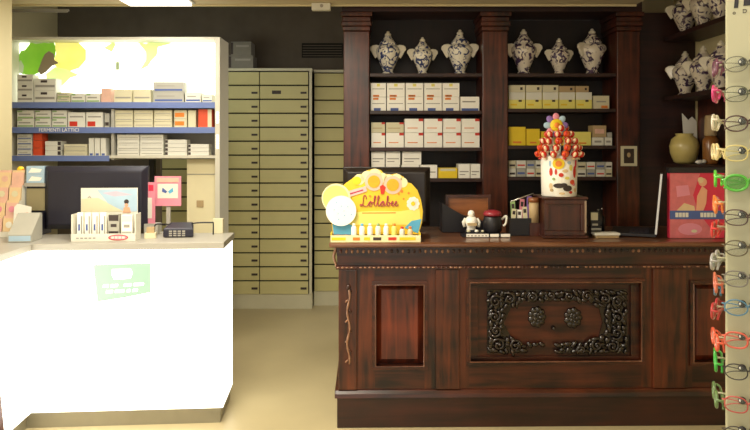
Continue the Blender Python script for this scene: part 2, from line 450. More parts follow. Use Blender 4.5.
STK = [(.06,.94,.30,.42,GREYINK)]
DB = DS + .03
def stack(cols, d, zbase, group, kind, where):
    """cols: list of (x0,x1,[ (ytop,ybot) bottom-up ], mat, prints, word)"""
    for ci, (a, bb, levels, m, pr, word) in enumerate(cols):
        z = zbase + .0005
        for li, (t, bt) in enumerate(levels):
            lvl = '' if len(levels) == 1 else  [' bottom one,', ' second up,', ' third up,', ' fourth up,'][li]
            lab = f'{word},{lvl} {"stack " if lvl else ""}{nth(ci)}, {where[1]}'
            med_box(a, bb, t, bt, d, z, m, pr, lab, group)
            z += (bt - t) * d / F
def lv(ytop, ybot, n):
    h = (ybot - ytop) / n
    return [(ybot - (k+1)*h, ybot - k*h) for k in range(n)]
ZS = [PZ(y, DS) for y in SH]
G = 'medicine boxes on the backlit shelf unit'
stack([(17,33,lv(74,102,3),CARDW,GRY,'white box'), (34,56,lv(78,102,2),CARDW,GRY,'white box'), (57,70,lv(92,102,2),CARDC,GRN,'small box'),
       (71,85,lv(93,102,1),CARDW,GRN,'small box'), (86,100,lv(93,102,1),CARDW,GRN,'small box'), (101,111,lv(88,102,1),BLUSH,[],'pinkish box')], DB, ZS[0], G, '', ('stack', 'top blue shelf, left half'))
stack([(114,132,lv(89,102,1),CARDC,STK,'cream box'), (133,151,lv(89,102,1),CARDC,STK,'cream box'), (153,184,[(91.5,102),(81.5,91.5)],CARDG,BLU,'wide grey box'),
       (185,201,lv(92,102,1),CARDW,BLU,'white box'), (202,212.5,lv(94,102,1),CARDW,BLU,'white box')], DB, ZS[0], G, '', ('stack', 'top blue shelf, right half'))
stack([(17,34,lv(110,127,2),CARDW,GRN,'green printed box'), (35,51,lv(110,127,2),CARDW,GRN,'green printed box'), (52,67,lv(110,127,2),CARDW,GRN,'green printed box'),
       (68,85,lv(112,127,1),CARDW,RDW,'red-cornered white box'), (86,103,lv(112,127,1),CARDW,RDW,'red-cornered white box'), (104.5,109.5,lv(113,127,1),CARDG,[(.1,.9,.1,.35,INK)],'slim box')], DB, ZS[1], G, '', ('stack', 'middle blue shelf, left half'))
stack([(115,133,lv(110,127,3),CARDC,STK,'cream box'), (134,153,lv(110,127,3),CARDC,STK,'cream box'), (154,172,lv(110,127,3),CARDC,STK,'cream box'),
       (174,187,lv(110,127,2),CARDC,[(.05,.8,.2,.7,ORANGE)],'orange striped box'), (188,196,lv(110,127,1),CARDC,[],'slim cream box'), (198,212,lv(109,127,1),REDOR,[(.7,1,0,1,CARDC)],'red orange box')], DB, ZS[1], G, '', ('stack', 'middle blue shelf, right half'))
stack([(17,32,lv(134,155.5,4),CARDW,BLU,'flat white box'), (33,42,lv(133,155.5,3),REDOR,[],'red orange box'), (45,61,lv(141,155.5,3),CARDW,[(.8,1,.1,.9,INK)],'flat dark-ended box'),
       (64,87,lv(144,155.5,3),CARDC,STK,'long flat box'), (88.5,94,lv(138,155.5,1),CARDW,[(.2,.8,0,.12,BLUEINK)],'upright slim box'), (94.5,100,lv(138,155.5,1),CARDW,[(.2,.8,0,.12,BLUEINK)],'upright slim box'), (100.5,106,lv(138,155.5,1),CARDW,[(.2,.8,0,.12,BLUEINK)],'upright slim box')], DB, ZS[2], G, '', ('stack', 'bottom blue shelf, left half'))
stack([(117,139.5,lv(134.5,155.5,4),CARDW,STK,'big white box'), (140,163.5,lv(134.5,155.5,4),CARDW,STK,'big white box'), (165,187,lv(139.5,155.5,4),CARDW,[(0,.12,.15,.85,INK)],'flat dark-ended box'),
       (188,209,lv(144,155.5,3),CARDW,[(0,.12,.15,.85,INK)],'flat dark-ended box')], DB, ZS[2], G, '', ('stack', 'bottom shelf, right half'))

# things seen in the gap under the unit
b = MB().box(-.022, .022, 0, .05, 0, 1.4, BLACK); tag(b.build('dark_post', loc=(PX(151.5, 5.3), 5.3, 0)), 'dark upright post in the gap under the shelf unit, left one', 'post', 'dark posts behind the shelf unit')
b = MB().box(-.018, .018, 0, .05, 0, 1.4, DARKWALL); tag(b.build('dark_post', loc=(PX(158, 5.3), 5.3, 0)), 'greyer upright post in the gap under the shelf unit, right one', 'post', 'dark posts behind the shelf unit')

# ------------------------------------------------------------------ white lit counter
CR = R(3.9)
W0 = Vector((PX(220.5, 3.44), 3.44, 0))
wc = thing('lit_counter', 'glowing white pharmacy counter with grey worktop, leading left toward the viewer', 'counter', W0, CR)
LW, CD, CT = .985, .34, .98          # width of the main front, depth, top height
MB().box(-LW - .7, 0, .03, CD, .105, .935, WHITE).box(-LW - .7, -LW - .03, -.9, .03, .105, .935, WHITE).build('carcass', wc)
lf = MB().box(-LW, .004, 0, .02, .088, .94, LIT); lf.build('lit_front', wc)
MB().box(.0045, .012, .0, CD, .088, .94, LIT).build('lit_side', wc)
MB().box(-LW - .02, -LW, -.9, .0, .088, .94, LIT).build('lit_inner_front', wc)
MB().box(-LW - .7, -.004, .02, CD, 0, .085, STEEL).box(-LW - .7, -LW - .03, -.88, .02, 0, .085, STEEL).build('kick_plate', wc)
tp = MB().prism([(0,0)]*0 or [(-LW - .7, .944), (.02, .944), (.02, CT), (-LW - .7, CT)], -.012, CD + .02, GREYLAM).box(-LW - .7, -LW + .01, -.92, -.012, .944, CT, GREYLAM)
tp.build('worktop', wc, bevel=.003)
# pale green sign on the lit front
def wl(px, py):
    d = 3.42 + .067 * (220 - px) / 185 * -1
    return ((px - 220.5) / 186.0, EYE - (py - HY) / 186.5)
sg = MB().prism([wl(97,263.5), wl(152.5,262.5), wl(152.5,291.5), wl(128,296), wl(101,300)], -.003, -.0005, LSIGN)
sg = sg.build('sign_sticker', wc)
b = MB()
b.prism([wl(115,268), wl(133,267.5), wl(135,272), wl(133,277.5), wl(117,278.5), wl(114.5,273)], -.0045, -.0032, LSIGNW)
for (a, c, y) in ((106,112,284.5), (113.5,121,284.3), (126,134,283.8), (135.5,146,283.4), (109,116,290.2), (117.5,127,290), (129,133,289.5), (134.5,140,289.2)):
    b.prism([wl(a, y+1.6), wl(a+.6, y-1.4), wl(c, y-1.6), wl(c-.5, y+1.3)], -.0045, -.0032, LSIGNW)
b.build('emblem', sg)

def onW(px, d): return (PX(px, d), d, CT + .0005)
# monitor seen from behind
def monitor(name_label, px0, px1, ytop, d, zb, m, rz=0):
    w = PX(px1, d) - PX(px0, d); ztop = PZ(ytop, d) - zb
    t = thing('monitor', name_label, 'monitor', (PX((px0+px1)/2, d), d, zb), rz)
    MB().frustum((-w/2 + .03, w/2 - .03, .06, ztop - .03, -.045), (-w/2, w/2, .03, ztop, -.01), m).build('rear_shell', t, bevel=.006)
    MB().box(-w/2, w/2, -.0095, .02, .03, ztop, m).build('bezel', t, bevel=.004)
    MB().box(-w/2 + .02, w/2 - .02, .0205, .022, .05, ztop - .02, INK).build('screen', t)
    b = MB().box(-.05, .05, -.065, -.046, .012, .2, m); b.build('neck', t)
    MB().lathe([(.11,0),(.11,.006),(.09,.012)], m, (0, -.03, 0)).build('foot', t)
    return t
monitor('navy black monitor turned away, on the lit white counter', 47, 148, 166, 3.74, CT + .0005, NAVY, R(2))

# leaflet display with boxes, in front of the monitor
d = 3.50
dp = thing('counter_display', 'small white counter display with seaside picture card and red oval badge', 'display', (PX(107.5, d), d, CT + .0005), CR)
k_ = d / F
def dx(px): return (px - 106) * k_
def dz(py): return (240.5 - py) * k_
b = MB().box(dx(74), dx(136), -.045, .045, 0, .004, CARDW); b.box(dx(74), dx(136), -.05, -.045, 0, dz(233), CARDW)
b.box(dx(74), dx(75), -.045, .05, .004, dz(214), CARDW); b.box(dx(135), dx(136), -.045, .05, .004, dz(214), CARDW); b.build('tray', dp)
cd = MB().box(dx(77), dx(133), .046, .05, .004, dz(189), CARDW)
cd = cd.build('picture_card', dp)
b = MB()
b.prism([(dx(93), dz(191)), (dx(132.5), dz(190)), (dx(132.5), dz(213)), (dx(112), dz(213)), (dx(104), dz(205))], .0445, .0455, LBLUE)
b.prism([(dx(77.5), dz(213)), (dx(77.5), dz(200)), (dx(94), dz(199)), (dx(110), dz(208)), (dx(120), dz(213))], .0444, .0455, CARDC)
b.prism([(dx(98), dz(194)), (dx(112), dz(192.5)), (dx(128), dz(196)), (dx(110), dz(197.5))], .0440, .0444, mat('lilac_print', 'cdb4c4', .6))
b.disc(dx(122), dz(203), .013, .043, .0440, INK, 16); b.disc(dx(122), dz(206.5), .010, .0425, .043, SKIN, 16)
b.prism([(dx(118.5), dz(214)), (dx(119.5), dz(208.5)), (dx(125), dz(208.5)), (dx(126.5), dz(214))], .0425, .044, SKIN)
b.tube([(dx(84), .044, dz(199)), (dx(85.5), .044, dz(197)), (dx(87), .044, dz(199))], .002, GREYINK, 6)
b.build('seaside_print', cd)
b = MB().disc(dx(119.5), dz(236.8), .052, -.052, -.0502, RED, 28, .0155)
b.disc(dx(119.5), dz(236.8), .046, -.053, -.052, PINK, 28, .0115)
for q in range(4): b.box(dx(113 + q*3.4), dx(115.6 + q*3.4), -.0538, -.053, dz(237.9), dz(235.7), CARDW)
b.build('red_badge', dp)
b = MB()
for q in range(5): b.box(dx(79 + q*4), dx(81.6 + q*4), -.0508, -.05, dz(237.8), dz(236.6), GREYINK)
b.build('printed_line', dp)
for q, px in enumerate((79.5, 87, 94.5, 102)):
    b = MB(); w = .0165
    b.box(-w, w, -.013, .013, 0, dz(213.5), PURE); b.box(w*.3, w*.7, -.014, -.013, .03, dz(217), GREYINK); b.box(-w*.6, 0, -.014, -.013, .05, .085, BLUEINK)
    tag(b.build('product_box', loc=(PX(px + 2.5, d), d - .012 + .005*q*.4, CT + .0052), rz=CR), f'slim white box in the seaside display, {nth(q)}', 'box', 'slim boxes in the seaside display')
for q, (px, m1, m2, yt) in enumerate(((114, CARDG, INK, 215), (127, PURE, GREYINK, 216))):
    b = MB(); w = .028
    b.box(-w, w, -.018, .018, 0, dz(yt), m1); b.box(-w*.9, w*.9, -.019, -.018, dz(yt)*.74, dz(yt)*.97, m2 if q == 0 else CARDW)
    b.box(-w*.55, w*.55, -.019, -.018, dz(yt)*.5, dz(yt)*.62, m2); b.box(-w*.9, w*.9, -.019, -.018, dz(yt)*.12, dz(yt)*.34, m2 if q == 0 else CARDG)
    tag(b.build('product_box', loc=(PX(px + 1.5, d), d - .01, CT + .0052), rz=CR), ['dark printed box beside the four slim white ones', 'wide white box at the right end of the seaside display'][q], 'box')

# dark stand and boxes left of the monitor
d = 3.72
st = thing('device_stand', 'narrow dark device stand with beige panel left of the monitor', 'stand', (PX(36, d), d, CT + .0005))
k_ = d / F
b = MB().box(-.05, .05, -.03, .08, 0, (234-212)*k_, NAVY).build('base', st, bevel=.004)
MB().box(-.054, .056, 0, .05, (234-212)*k_, (234-186)*k_, NAVY).build('body', st, bevel=.003)
MB().box(-.052, .054, -.006, 0, (234-210)*k_, (234-188)*k_, OLIVEP).build('beige_panel', st)
MB().box(-.058, .06, -.02, .07, (234-186)*k_ + .0005, (234-182.5)*k_, GREYLAM).build('top_tray', st)
MB().box(-.02, .02, -.032, -.0305, .05, .075, CARDG).build('sticker', st)
zz = CT + .0005 + (234-182.5)*k_ + .001
for q in range(2):
    b = MB().box(-.05, .052, 0, .05, 0, .048, LBLUE); b.prism([(-.04, .01), (.03, .012), (.04, .03), (-.02, .038)], -.001, 0, PURE)
    tag(b.build('soap_box', loc=(PX(36, d), d - .01, zz + q*.0485)), ['lower pale blue box on the narrow dark stand', 'upper pale blue box on the narrow dark stand'][q], 'box', 'pale blue boxes on the device stand')

# left-end product stand with pouches
d = 3.62
sp = thing('pouch_stand', 'white tiered stand of pink pouches at the far left of the counter', 'stand', (PX(4, d), d, CT + .0005))
b = MB()
for q in range(4): b.box(-.075, .065, -.02 + q*.03, .012 + q*.03, 0 if q == 0 else .0, .03 + q*.085, CARDW)
b.build('tiers', sp)
for q in range(4):
    for c in range(2):
        w = .034
        b = MB(); m1 = (BLUSH, APRI)[(q + c) % 2]
        b.frustum((-w, w, 0, .075, -.008), (-w*.9, w*.9, 0, .072, .008), m1); b.box(-w, w, -.003, .003, .073, .088, (APRI, BLUSH)[(q + c) % 2]); b.disc(0, .038, .018, -.0095, -.008, (CARDW, PINK, CARDC, BLUSH)[q], 16)
        tag(b.build('pouch', loc=(PX(4, d) - .042 + c*.074, d - .004 + q*.03, CT + .031 + q*.085), rx=R(-6)), f'{["pink","apricot"][(q+c)%2]} pouch, {["left","right"][c]} one on the {["bottom","second","third","top"][q]} tier of the white stand', 'pouch', 'pouches on the tiered stand')
b = MB().prism([(-.045, 0), (.045, 0), (.045, .17), (-.03, .19), (-.045, .17)], -.003, .003, CARDW); b.prism([(-.03, .02), (.03, .02), (.03, .14), (-.03, .13)], -.0042, -.003, BLUSH)
tag(b.build('showcard', loc=(PX(21, 3.6), 3.60, CT + .0015), rx=R(-12), rz=R(12)), 'white showcard with blush print leaning beside the pink pouches', 'card')
b = MB().prismx([(-.09, 0), (.05, 0), (.05, .14), (.03, .145), (-.09, .04)], -.06, .06, CARDG); b.box(-.055, .055, -.0915, -.09, .006, .034, LBLUE)
tag(b.build('leaflet_wedge', loc=(PX(27, 3.5), 3.50, CT + .0015), rz=R(6)), 'grey white wedge shaped leaflet box at the counter corner', 'leaflet box')
b = MB().ball((0,0,.03), (.032,.03,.03), YEL, 16); b.ball((.012,-.004,.068), (.02,.02,.018), YEL, 14); b.ball((.03,-.01,.066), (.008,.006,.005), ORANGE, 8); b.ball((-.03,.0,.042), (.012,.01,.012), YEL, 8)
tag(b.build('toy_duck', loc=(PX(19, 3.75), 3.75, CT + .31)), 'small round yellow toy on a pillar block behind the showcard', 'toy')
b = MB().box(-.038, .038, -.04, .05, 0, .3085, CARDG); tag(b.build('plinth_block', loc=(PX(18, 3.75), 3.75, CT + .0008)), 'grey block holding up the small yellow toy', 'block')

# pink cards, phone and cable
d = 3.74
b = MB().box(-.024, .024, 0, .006, 0, .24, PINK); b.box(-.024, .006, -.001, 0, .03, .15, CARDW); b.box(-.015, .015, -.001, 0, .19, .225, HOTPINK)
tag(b.build('pink_leaflet', loc=(PX(151, d), d, CT + .062), rz=R(-8)), 'tall narrow pink leaflet just right of the navy monitor', 'leaflet')
b = MB().box(-.04, .04, -.02, .05, 0, .0605, CARDG); tag(b.build('leaflet_holder', loc=(PX(152, d), d, CT + .0008)), 'low grey holder under the pink leaflet', 'holder')
t = thing('framed_picture', 'pink framed picture with blue butterfly behind the telephone', 'picture', (PX(168, 3.78), 3.78, CT + .0006))
MB().box(-.078, .078, -.004, .004, .16, .335, PINK).build('frame', t)
b = MB().box(-.06, .06, -.006, -.0042, .205, .29, CARDW); b.box(-.065, .065, -.0065, -.0042, .3, .325, BLUSH)
b.prism([(-.002,.245),(-.03,.268),(-.034,.245),(-.012,.235)], -.0075, -.006, BLUEINK); b.prism([(.002,.245),(.03,.268),(.034,.245),(.012,.232)], -.0075, -.006, SKYB)
b.build('butterfly_print', t)
MB().box(-.012, .012, .0045, .012, .004, .3, GREYLAM).box(-.05, .05, -.02, .04, 0, .0035, GREYLAM).build('stand', t)
d = 3.66
t = thing('card_terminal', 'dark card terminal lying on the white counter, cable trailing right', 'card terminal', (PX(181, d), d, CT + .0005), R(4))
MB().frustum((-.085, .085, 0, .05, -.07), (-.07, .06, 0, .075, .05), NAVY).build('body', t, bevel=.008)
b = MB()
for i in range(3):
    for j in range(4): b.box(-.05 + j*.024, -.033 + j*.024, -.073, -.0705, .008 + i*.012, .016 + i*.012, GREYINK)
b.build('keypad', t)
b = MB().tube(smoothpath([(.06, 0, .07), (.10, .02, .072), (.17, .02, .072), (.178, .02, .066), (.178, .02, .003)]), .004, BLACK, 8); b.tube(smoothpath([(-.06, 0, .065), (-.11, .02, .066), (-.15, .02, .06), (-.155, .02, .003)]), .004, BLACK, 8)
b.build('cable', t)
b = MB().box(-.03, .03, -.03, .03, 0, .03, CARDC); b.box(-.02, .02, -.02, .02, .03, .06, CARDT)
tag(b.build('bottle_box', loc=(PX(152, 3.6), 3.58, CT + .0006), rz=.2), 'little cream box left of the dark card terminal', 'box')
b = MB().box(-.03, .03, -.02, .02, 0, .085, CARDC)
tag(b.build('cream_block', loc=(PX(220, 3.82), 3.78, CT + .0006)), 'cream block at the right rear corner of the white counter', 'block')
b = MB().prism([(0, 0), (.045, 0), (.014, .33), (0, .35)], 0, .05, wood('red_brown_board', '3a1712', '5a2a20', 'z'))
tag(b.build('sloped_stand', loc=(-1.768, 2.95, 0.0)), 'dark red brown sloping stand foot at the far left floor edge', 'stand')

# ------------------------------------------------------------------ carved wooden counter
DC = 3.39; sc = F / DC
C0 = Vector((PX(337, DC), DC, 0))
wd = thing('carved_counter', 'old carved mahogany shop counter with panelled front', 'counter', C0, R(.9))
def cx(px): return (px - 337) / sc
def cz(py): return EYE - (py - HY) / sc
LE = XR - C0.x - .03      # right end
CDp = .62
MB().box(0, LE, 0, CDp, 0, cz(398), MAHOD).build('plinth', wd, bevel=.004)
MB().prismx([(-.012, cz(398) + .0005), (CDp, cz(398) + .0005), (CDp, cz(391)), (.012, cz(391)), (-.004, cz(394))], -.012, LE, MAHOX).build('base_moulding', wd, bevel=.003)
bz0, bz1 = cz(391) + .0005, cz(267)
bx0 = .008
# carcass behind the frame
MB().box(bx0, LE, .06, CDp - .01, bz0, cz(247), MAHOD).build('carcass', wd)
ops = [(375, 425, 285, 368), (470, 645, 283, 364), (697, 747, 285, 366)]
fr = MB()
xs = [bx0]
prev = bx0
for (a, bb, t_, b_) in ops:
    fr.box(prev, cx(a), .02, .06, bz0, bz1, MAHO)
    fr.box(cx(a), cx(bb), .02, .06, bz0, cz(b_), MAHOX); fr.box(cx(a), cx(bb), .02, .06, cz(t_), bz1, MAHOX)
    prev = cx(bb)
fr.box(prev, LE, .02, .06, bz0, bz1, MAHO)
fr.build('front_frame', wd)
for (a, bb) in ((338.5, 357), (436, 460), (656, 690), (757, 790)):
    p = MB().box(cx(a), min(cx(bb), LE - .01), .004, .0195, bz0 + .002, cz(270), MAHO)
    p.build('pilaster', wd, bevel=.004)
for i, (a, bb, t_, b_) in enumerate(ops):
    # moulded frame around the opening
    m = MB()
    X0, X1, Z0, Z1 = cx(a), cx(bb), cz(b_), cz(t_)
    for (w_, yy0, yy1) in ((.014, .008, .02), (.024, .014, .0598)):
        pass
    e_ = .016
    for rect in ((X0 - e_, X1 + e_, Z1, Z1 + e_), (X0 - e_, X1 + e_, Z0 - e_, Z0), (X0 - e_, X0, Z0, Z1), (X1, X1 + e_, Z0, Z1)):
        m.box(rect[0], rect[1], .008, .0198, rect[2], rect[3], MAHOX)
    m.tube([(X0 + .003,.008,Z0 + .003),(X1 - .003,.008,Z0 + .003),(X1 - .003,.008,Z1 - .003),(X0 + .003,.008,Z1 - .003)], .0052, POLISH, 8, True)
    m.build('panel_moulding', wd, bevel=.004)
    p = MB()
    if i == 1:
        p.box(X0 + .0005, X1 - .0005, .05, .0595, Z0, Z1, MAHOX)
        # stepped inner border
        g = .05
        for rect in ((X0 + .001, X1 - .001, Z1 - g*.45, Z1 - .001), (X0 + .001, X1 - .001, Z0 + .001, Z0 + g*.45), (X0 + .001, X0 + g, Z0 + g*.45, Z1 - g*.45), (X1 - g, X1 - .001, Z0 + g*.45, Z1 - g*.45)):
            p.box(rect[0], rect[1], .036, .05, rect[2], rect[3], MAHOX)
    else:
        p.frustum((X0 + .035, X1 - .035, Z0 + .035, Z1 - .035, .035), (X0 + .001, X1 - .001, Z0 + .001, Z1 - .001, .058), MAHOP)
    p.build('recessed_panel', wd, bevel=.002)
# carved wreath
w = MB(); rnd = random.Random(3)
w.prism([(cx(a), cz(c)) for a, c in ((528,356.5),(489,356.5),(489,292),(632,292),(632,356.5),(560,356.5),(566,350),(590,348),(603,341),(607,326),(603,310),(592,303.5),(528,303.5),(513,311),(506,326),(514,341),(524,348))], .040, .0495, CARVE)
mid = (cx(559.5), cz(324))
def leaf(px, py, r1, r2, ang, y=.044): w.ball((cx(px), y, cz(py)), (r1, .012, r2), CARVE, 10, ang)
inner = [(505,325),(517,308),(530,304),(590,303),(600,308),(608,325),(600,342),(585,349),(575,350)]
ol, orr, ot, ob = 489, 631, 293, 356
def in_oct(px, py):
    ax, ay = abs(px - 557), abs(py - 325)
    return ax < 51 and ay < 22 and (ax / 51 + ay / 22) < 1.52
pts = []
for gx in range(0, 25):
    for gy in range(0, 11):
        px = ol + 3 + gx * 5.7 + rnd.uniform(-1.4, 1.4); py = ot + 3 + gy * 5.8 + rnd.uniform(-1.2, 1.2)
        if in_oct(px, py): continue
        if py > 348 and 528 < px < 556 : continue
        ang = math.atan2(-(py - 325) * 1.6, px - 557)
        leaf(px, py, rnd.uniform(.017, .028), rnd.uniform(.009, .014), -ang + math.pi/2 + rnd.uniform(-.8, .8), .038 - rnd.uniform(0, .010))
def scroll(px, py, r, turns, a0, sgn=1):
    P = []
    n = int(turns * 14)
    for q in range(n + 1):
        t = q / n; rr = r * (1 - .85 * t); a = a0 + sgn * t * turns * 2 * math.pi
        P.append((cx(px) + rr * math.cos(a),   .026 - .01*t, cz(py) + rr * math.sin(a)))
    w.tube(P, [.0085 * (1 - .4 * q / n) for q in range(n + 1)], CARVE, 7)
    w.ball(P[-1], .009, CARVE, 8)
for (px, py, r, a0, sg_) in ((497,303,.036,0,1), (511,300,.03,2,-1), (496,318,.032,1,-1), (497,333,.032,4,1), (500,347,.036,3,-1), (517,348,.034,0,1), (534,299,.026,1,-1), (553,297,.024,3,1), (572,298,.026,0,-1), (590,298,.028,1,1),
                           (608,301,.03,2,-1), (621,304,.034,0,1), (621,320,.034,2,-1), (620,336,.034,4,1), (616,349,.034,1,-1), (600,348,.028,2,1), (584,353,.024,4,-1)):
    scroll(px, py, r, 1.4, a0, sg_)
w.build('carved_wreath', wd)
for (px, py) in ((540, 320), (577, 321)):
    q = MB()
    for k in range(9):
        a = k * 2 * math.pi / 9
        q.ball((cx(px) + .03*math.cos(a), .045, cz(py) + .038*math.sin(a)), (.022, .012, .019), CARVE, 10, -a)
    q.ball((cx(px), .044, cz(py)), (.03,.016,.034), CARVE, 14)
    for k in range(5): q.ball((cx(px) + .016*math.cos(k*1.26), .029, cz(py) + .018*math.sin(k*1.26)), (.009,.006,.009), CARVE, 8)
    q.build('carved_rosette', wd)
q = MB().lathe([(.012,0),(.012,.006),(.006,.012),(.010,.02),(.006,.026)], CARVE, (0,0,0), 14).build('knob', wd, loc=(cx(556.5), .05, cz(331)), rx=R(90))
# carved drops on the outer pilasters
for px in (348.5,):
    q = MB(); P = []
    for k in range(25):
        t = k / 24
        P.append((cx(px) + .007 * math.sin(t * 15), -.002, cz(288 + 76 * t)))
    q.tube(P, [.0035 + .0035 * abs(math.sin(k * .9)) for k in range(25)], GILT, 8)
    for k in range(8):
        z = cz(291 + k * 10); sgn = (-1) ** k
        q.ball((cx(px) + sgn * .010, -.002, z), (.012, .006, .005), GILT if k % 2 else MAHO, 8, sgn * .8)
    q.ball((cx(px), -.004, cz(287)), (.012, .008, .014), MAHO, 10)
    q.build('carved_drop', wd)
# bead, frieze, dentils
b = MB().box(-.006, LE, -.002, .06, cz(269.5), cz(266.2), MAHOX)
n = int(LE / .024)
for k in range(n): b.ball((.006 + k*.024, -.004, cz(267.6)), (.0095, .005, .0045), GILT if random.random() < 1.0 - .9*k/n else MAHOX, 8)  # pale beads thin out rightward: light falloff put into their colour
b.build('bead_moulding', wd)
MB().box(0, LE, .012, .06, cz(266), cz(256), MAHOX).build('frieze', wd)
b = MB().box(-.002, LE, .004, .06, cz(255.8), cz(247.2), MAHOD)
n = int((LE - .02) / .030)
for k in range(n):
    b.ball((.02 + k*.030, .002, cz(251.5)), (.0075, .008, .0105), GILT if random.random() < .8 - k/n else MAHOX, 10)  # fewer pale dentils to the right, painting the dimming light
b.build('dentil_moulding', wd)
MB().prismx([(-.03, cz(247) + .0005), (CDp + .01, cz(247) + .0005), (CDp + .01, cz(242)), (-.022, cz(242)), (-.036, cz(243.2)), (-.036, cz(245.4))], -.04, LE, TOPW).build('countertop', wd, bevel=.004)
# scrolled corbel at the left end
q = MB(); P = []
for k in range(17):
    t = k / 16
    P.append((-.012 + .006 * math.cos(t * 6.6), .03, cz(248) - t * (cz(248) - cz(268))))
q.tube(P, [.010 - .004*k/16 for k in range(17)], GILT, 8, flat=1.6)
q.build('scrolled_corbel', wd)
ZC = cz(242)

# ------------------------------------------------------------------ yellow candy display
d = 3.42; k_ = d / F
lo = thing('candy_display', 'yellow scalloped candy display card with cursive lettering at counter left end', 'display', (PX(378, d), d, ZC + .001), R(.9))
def lx(px): return (px - 378) * k_
def lz(py): return (242 - py) * k_ * .968
def disc_(b, px, py, r, y0, y1, m, n=26): b.disc(lx(px), lz(py), r * k_, y0, y1, m, n)
CANY = mat('sunny_yellow_card', 'e2c030', .5, var=.16, scale=7)
CANP = mat('pale_lemon_card', 'e9dfae', .5, var=.05)
b = MB().prism([(lx(a), lz(c)) for a, c in ((333,236),(331,225),(335,205),(338,190),(345,183),(352,178),(357,173.5),(364,173),(366.5,169.5),(374,167.5),(381,169),(384,172.5),(390,174),(397,172.5),(404,176),(406.5,181.5),(412,183),(418,190),(421.5,200),(423.5,212),(422.5,224),(419,236))], .03, .036, CANY)
card = b.build('backing_card', lo)
b = MB(); Y0, Y1 = .0285, .0299
for (px, py, r) in ((359,179,5.5), (367,176,6), (375,174.2,6.5), (382.5,177,5), (389,178.5,5), (397,178.5,5.5), (403,182,5)): disc_(b, px, py, r, Y0, Y1, CANP)
b.prism([(lx(a), lz(c)) for a, c in ((340,217),(352,213),(375,211.5),(400,212),(420,209),(421,222),(417,226),(345,226))], .0286, .0298, PYEL)
b.prism([(lx(a), lz(c)) for a, c in ((332,224),(341,222),(356,228),(356,236),(333.5,236))], .0275, .0285, SKYB)
b.prism([(lx(a), lz(c)) for a, c in ((422,220),(412,222),(405,229),(418.5,235))], .0275, .0285, SKYB)
disc_(b, 357, 180, 4.2, .0270, .0284, YEL)
for (px, py) in ((374, 181), (393, 184.5)):
    disc_(b, px, py, 9.3, .0270, .0284, PINK if 0 else mat('peach_print', 'f0b8a4', .5)); disc_(b, px, py, 6.3, .0255, .0270, ORANGE if 0 else mat('amber_print', 'eda421', .5, var=.15, scale=60))
b.prism([(lx(a), lz(c)) for a, c in ((380,186),(383,184),(386,187),(384,194),(381,194))], .0255, .0270, RED)
b.prism([(lx(a), lz(c)) for a, c in ((344,192),(366,185.5),(367,191),(346,198))], .0255, .0270, mat('soft_pink_label', 'edb9b4', .5))
b.prism([(lx(a), lz(c)) for a, c in ((348,193.6),(363,189),(363.3,190.2),(348.4,194.8))], .0245, .0255, MAGENTA)
for k in range(9):
    a = k * 2 * math.pi / 9
    disc_(b, 413.5 + 4.2*math.cos(a), 204 + 4.8*math.sin(a), 2.4, .0262, .0284, PURE, 12)
disc_(b, 413.5, 204, 2.2, .0250, .0262, YEL, 12)
for (a, c, r) in ((402,191,1.6), (399,194,1.1), (409,193,1.2), (370,196,1.0), (404,199,1.0)): disc_(b, a, c, r, .0270, .0284, ORANGE, 10)
b.prism([(lx(a), lz(c)) for a, c in ((362,213.2),(396,213),(396,214),(362,214.2))], .0275, .0285, ORANGE)
b.build('printed_scene', card)
# cursive word
L = [(1.3,1.55),(1.15,2.1),(.75,2.15),(.6,1.5),(.55,.7),(.3,.12),(-.05,.05),(-.1,.32),(.3,.32),(.85,.02),(1.35,.02),(1.75,.4)]
o_ = [(2.25,.95),(1.9,.8),(1.8,.4),(2.05,.02),(2.4,.2),(2.5,.65),(2.28,.95),(2.5,.8),(2.8,.7)]
l_ = [(3.1,1.2),(3.3,1.85),(3.2,2.15),(3.02,1.7),(3.0,.6),(3.15,.05),(3.4,.1),(3.62,.5)]
a_ = [(5.15,.9),(4.8,.95),(4.5,.6),(4.55,.1),(4.85,.05),(5.12,.5),(5.2,.92),(5.16,.4),(5.32,.05),(5.55,.2),(5.7,.5)]
b_ = [(6.0,1.3),(6.12,1.95),(6.0,2.1),(5.87,1.6),(5.87,.4),(6.08,.02),(6.4,.2),(6.4,.7),(6.15,.82),(6.4,.62),(6.72,.5)]
e_ = [(7.05,.6),(7.22,.85),(7.05,1.02),(6.85,.7),(6.9,.2),(7.15,.02),(7.42,.2),(7.55,.45)]
word = L + o_ + l_ + [(x + .78, y) for x, y in l_] + a_ + b_ + e_ + [(x + .8, y) for x, y in e_]
u = 4.55
pp = [(lx(360.5 + x*u), .0255, lz(206.5 - y*u*1.12)) for x, y in word]
MB().tube(smoothpath(pp, 5), .0024, MAGENTA, 6).build('cursive_lettering', card)
# two pale discs at the left of the card
b = MB(); disc_(b, 336, 198, 14.5, .018, .024, CANP, 32); disc_(b, 335.5, 198, 12.8, .0165, .018, PYEL, 32)
b.build('round_cutout', lo)
b = MB(); disc_(b, 341, 211, 15.2, .008, .014, PURE, 32)
for k in range(9):
    a = k * 2.4; rr = 3 + k; disc_(b, 341 + rr*math.cos(a), 211 + rr*math.sin(a), .7, .0068, .008, SKYB, 8)
b.build('round_cutout', lo)
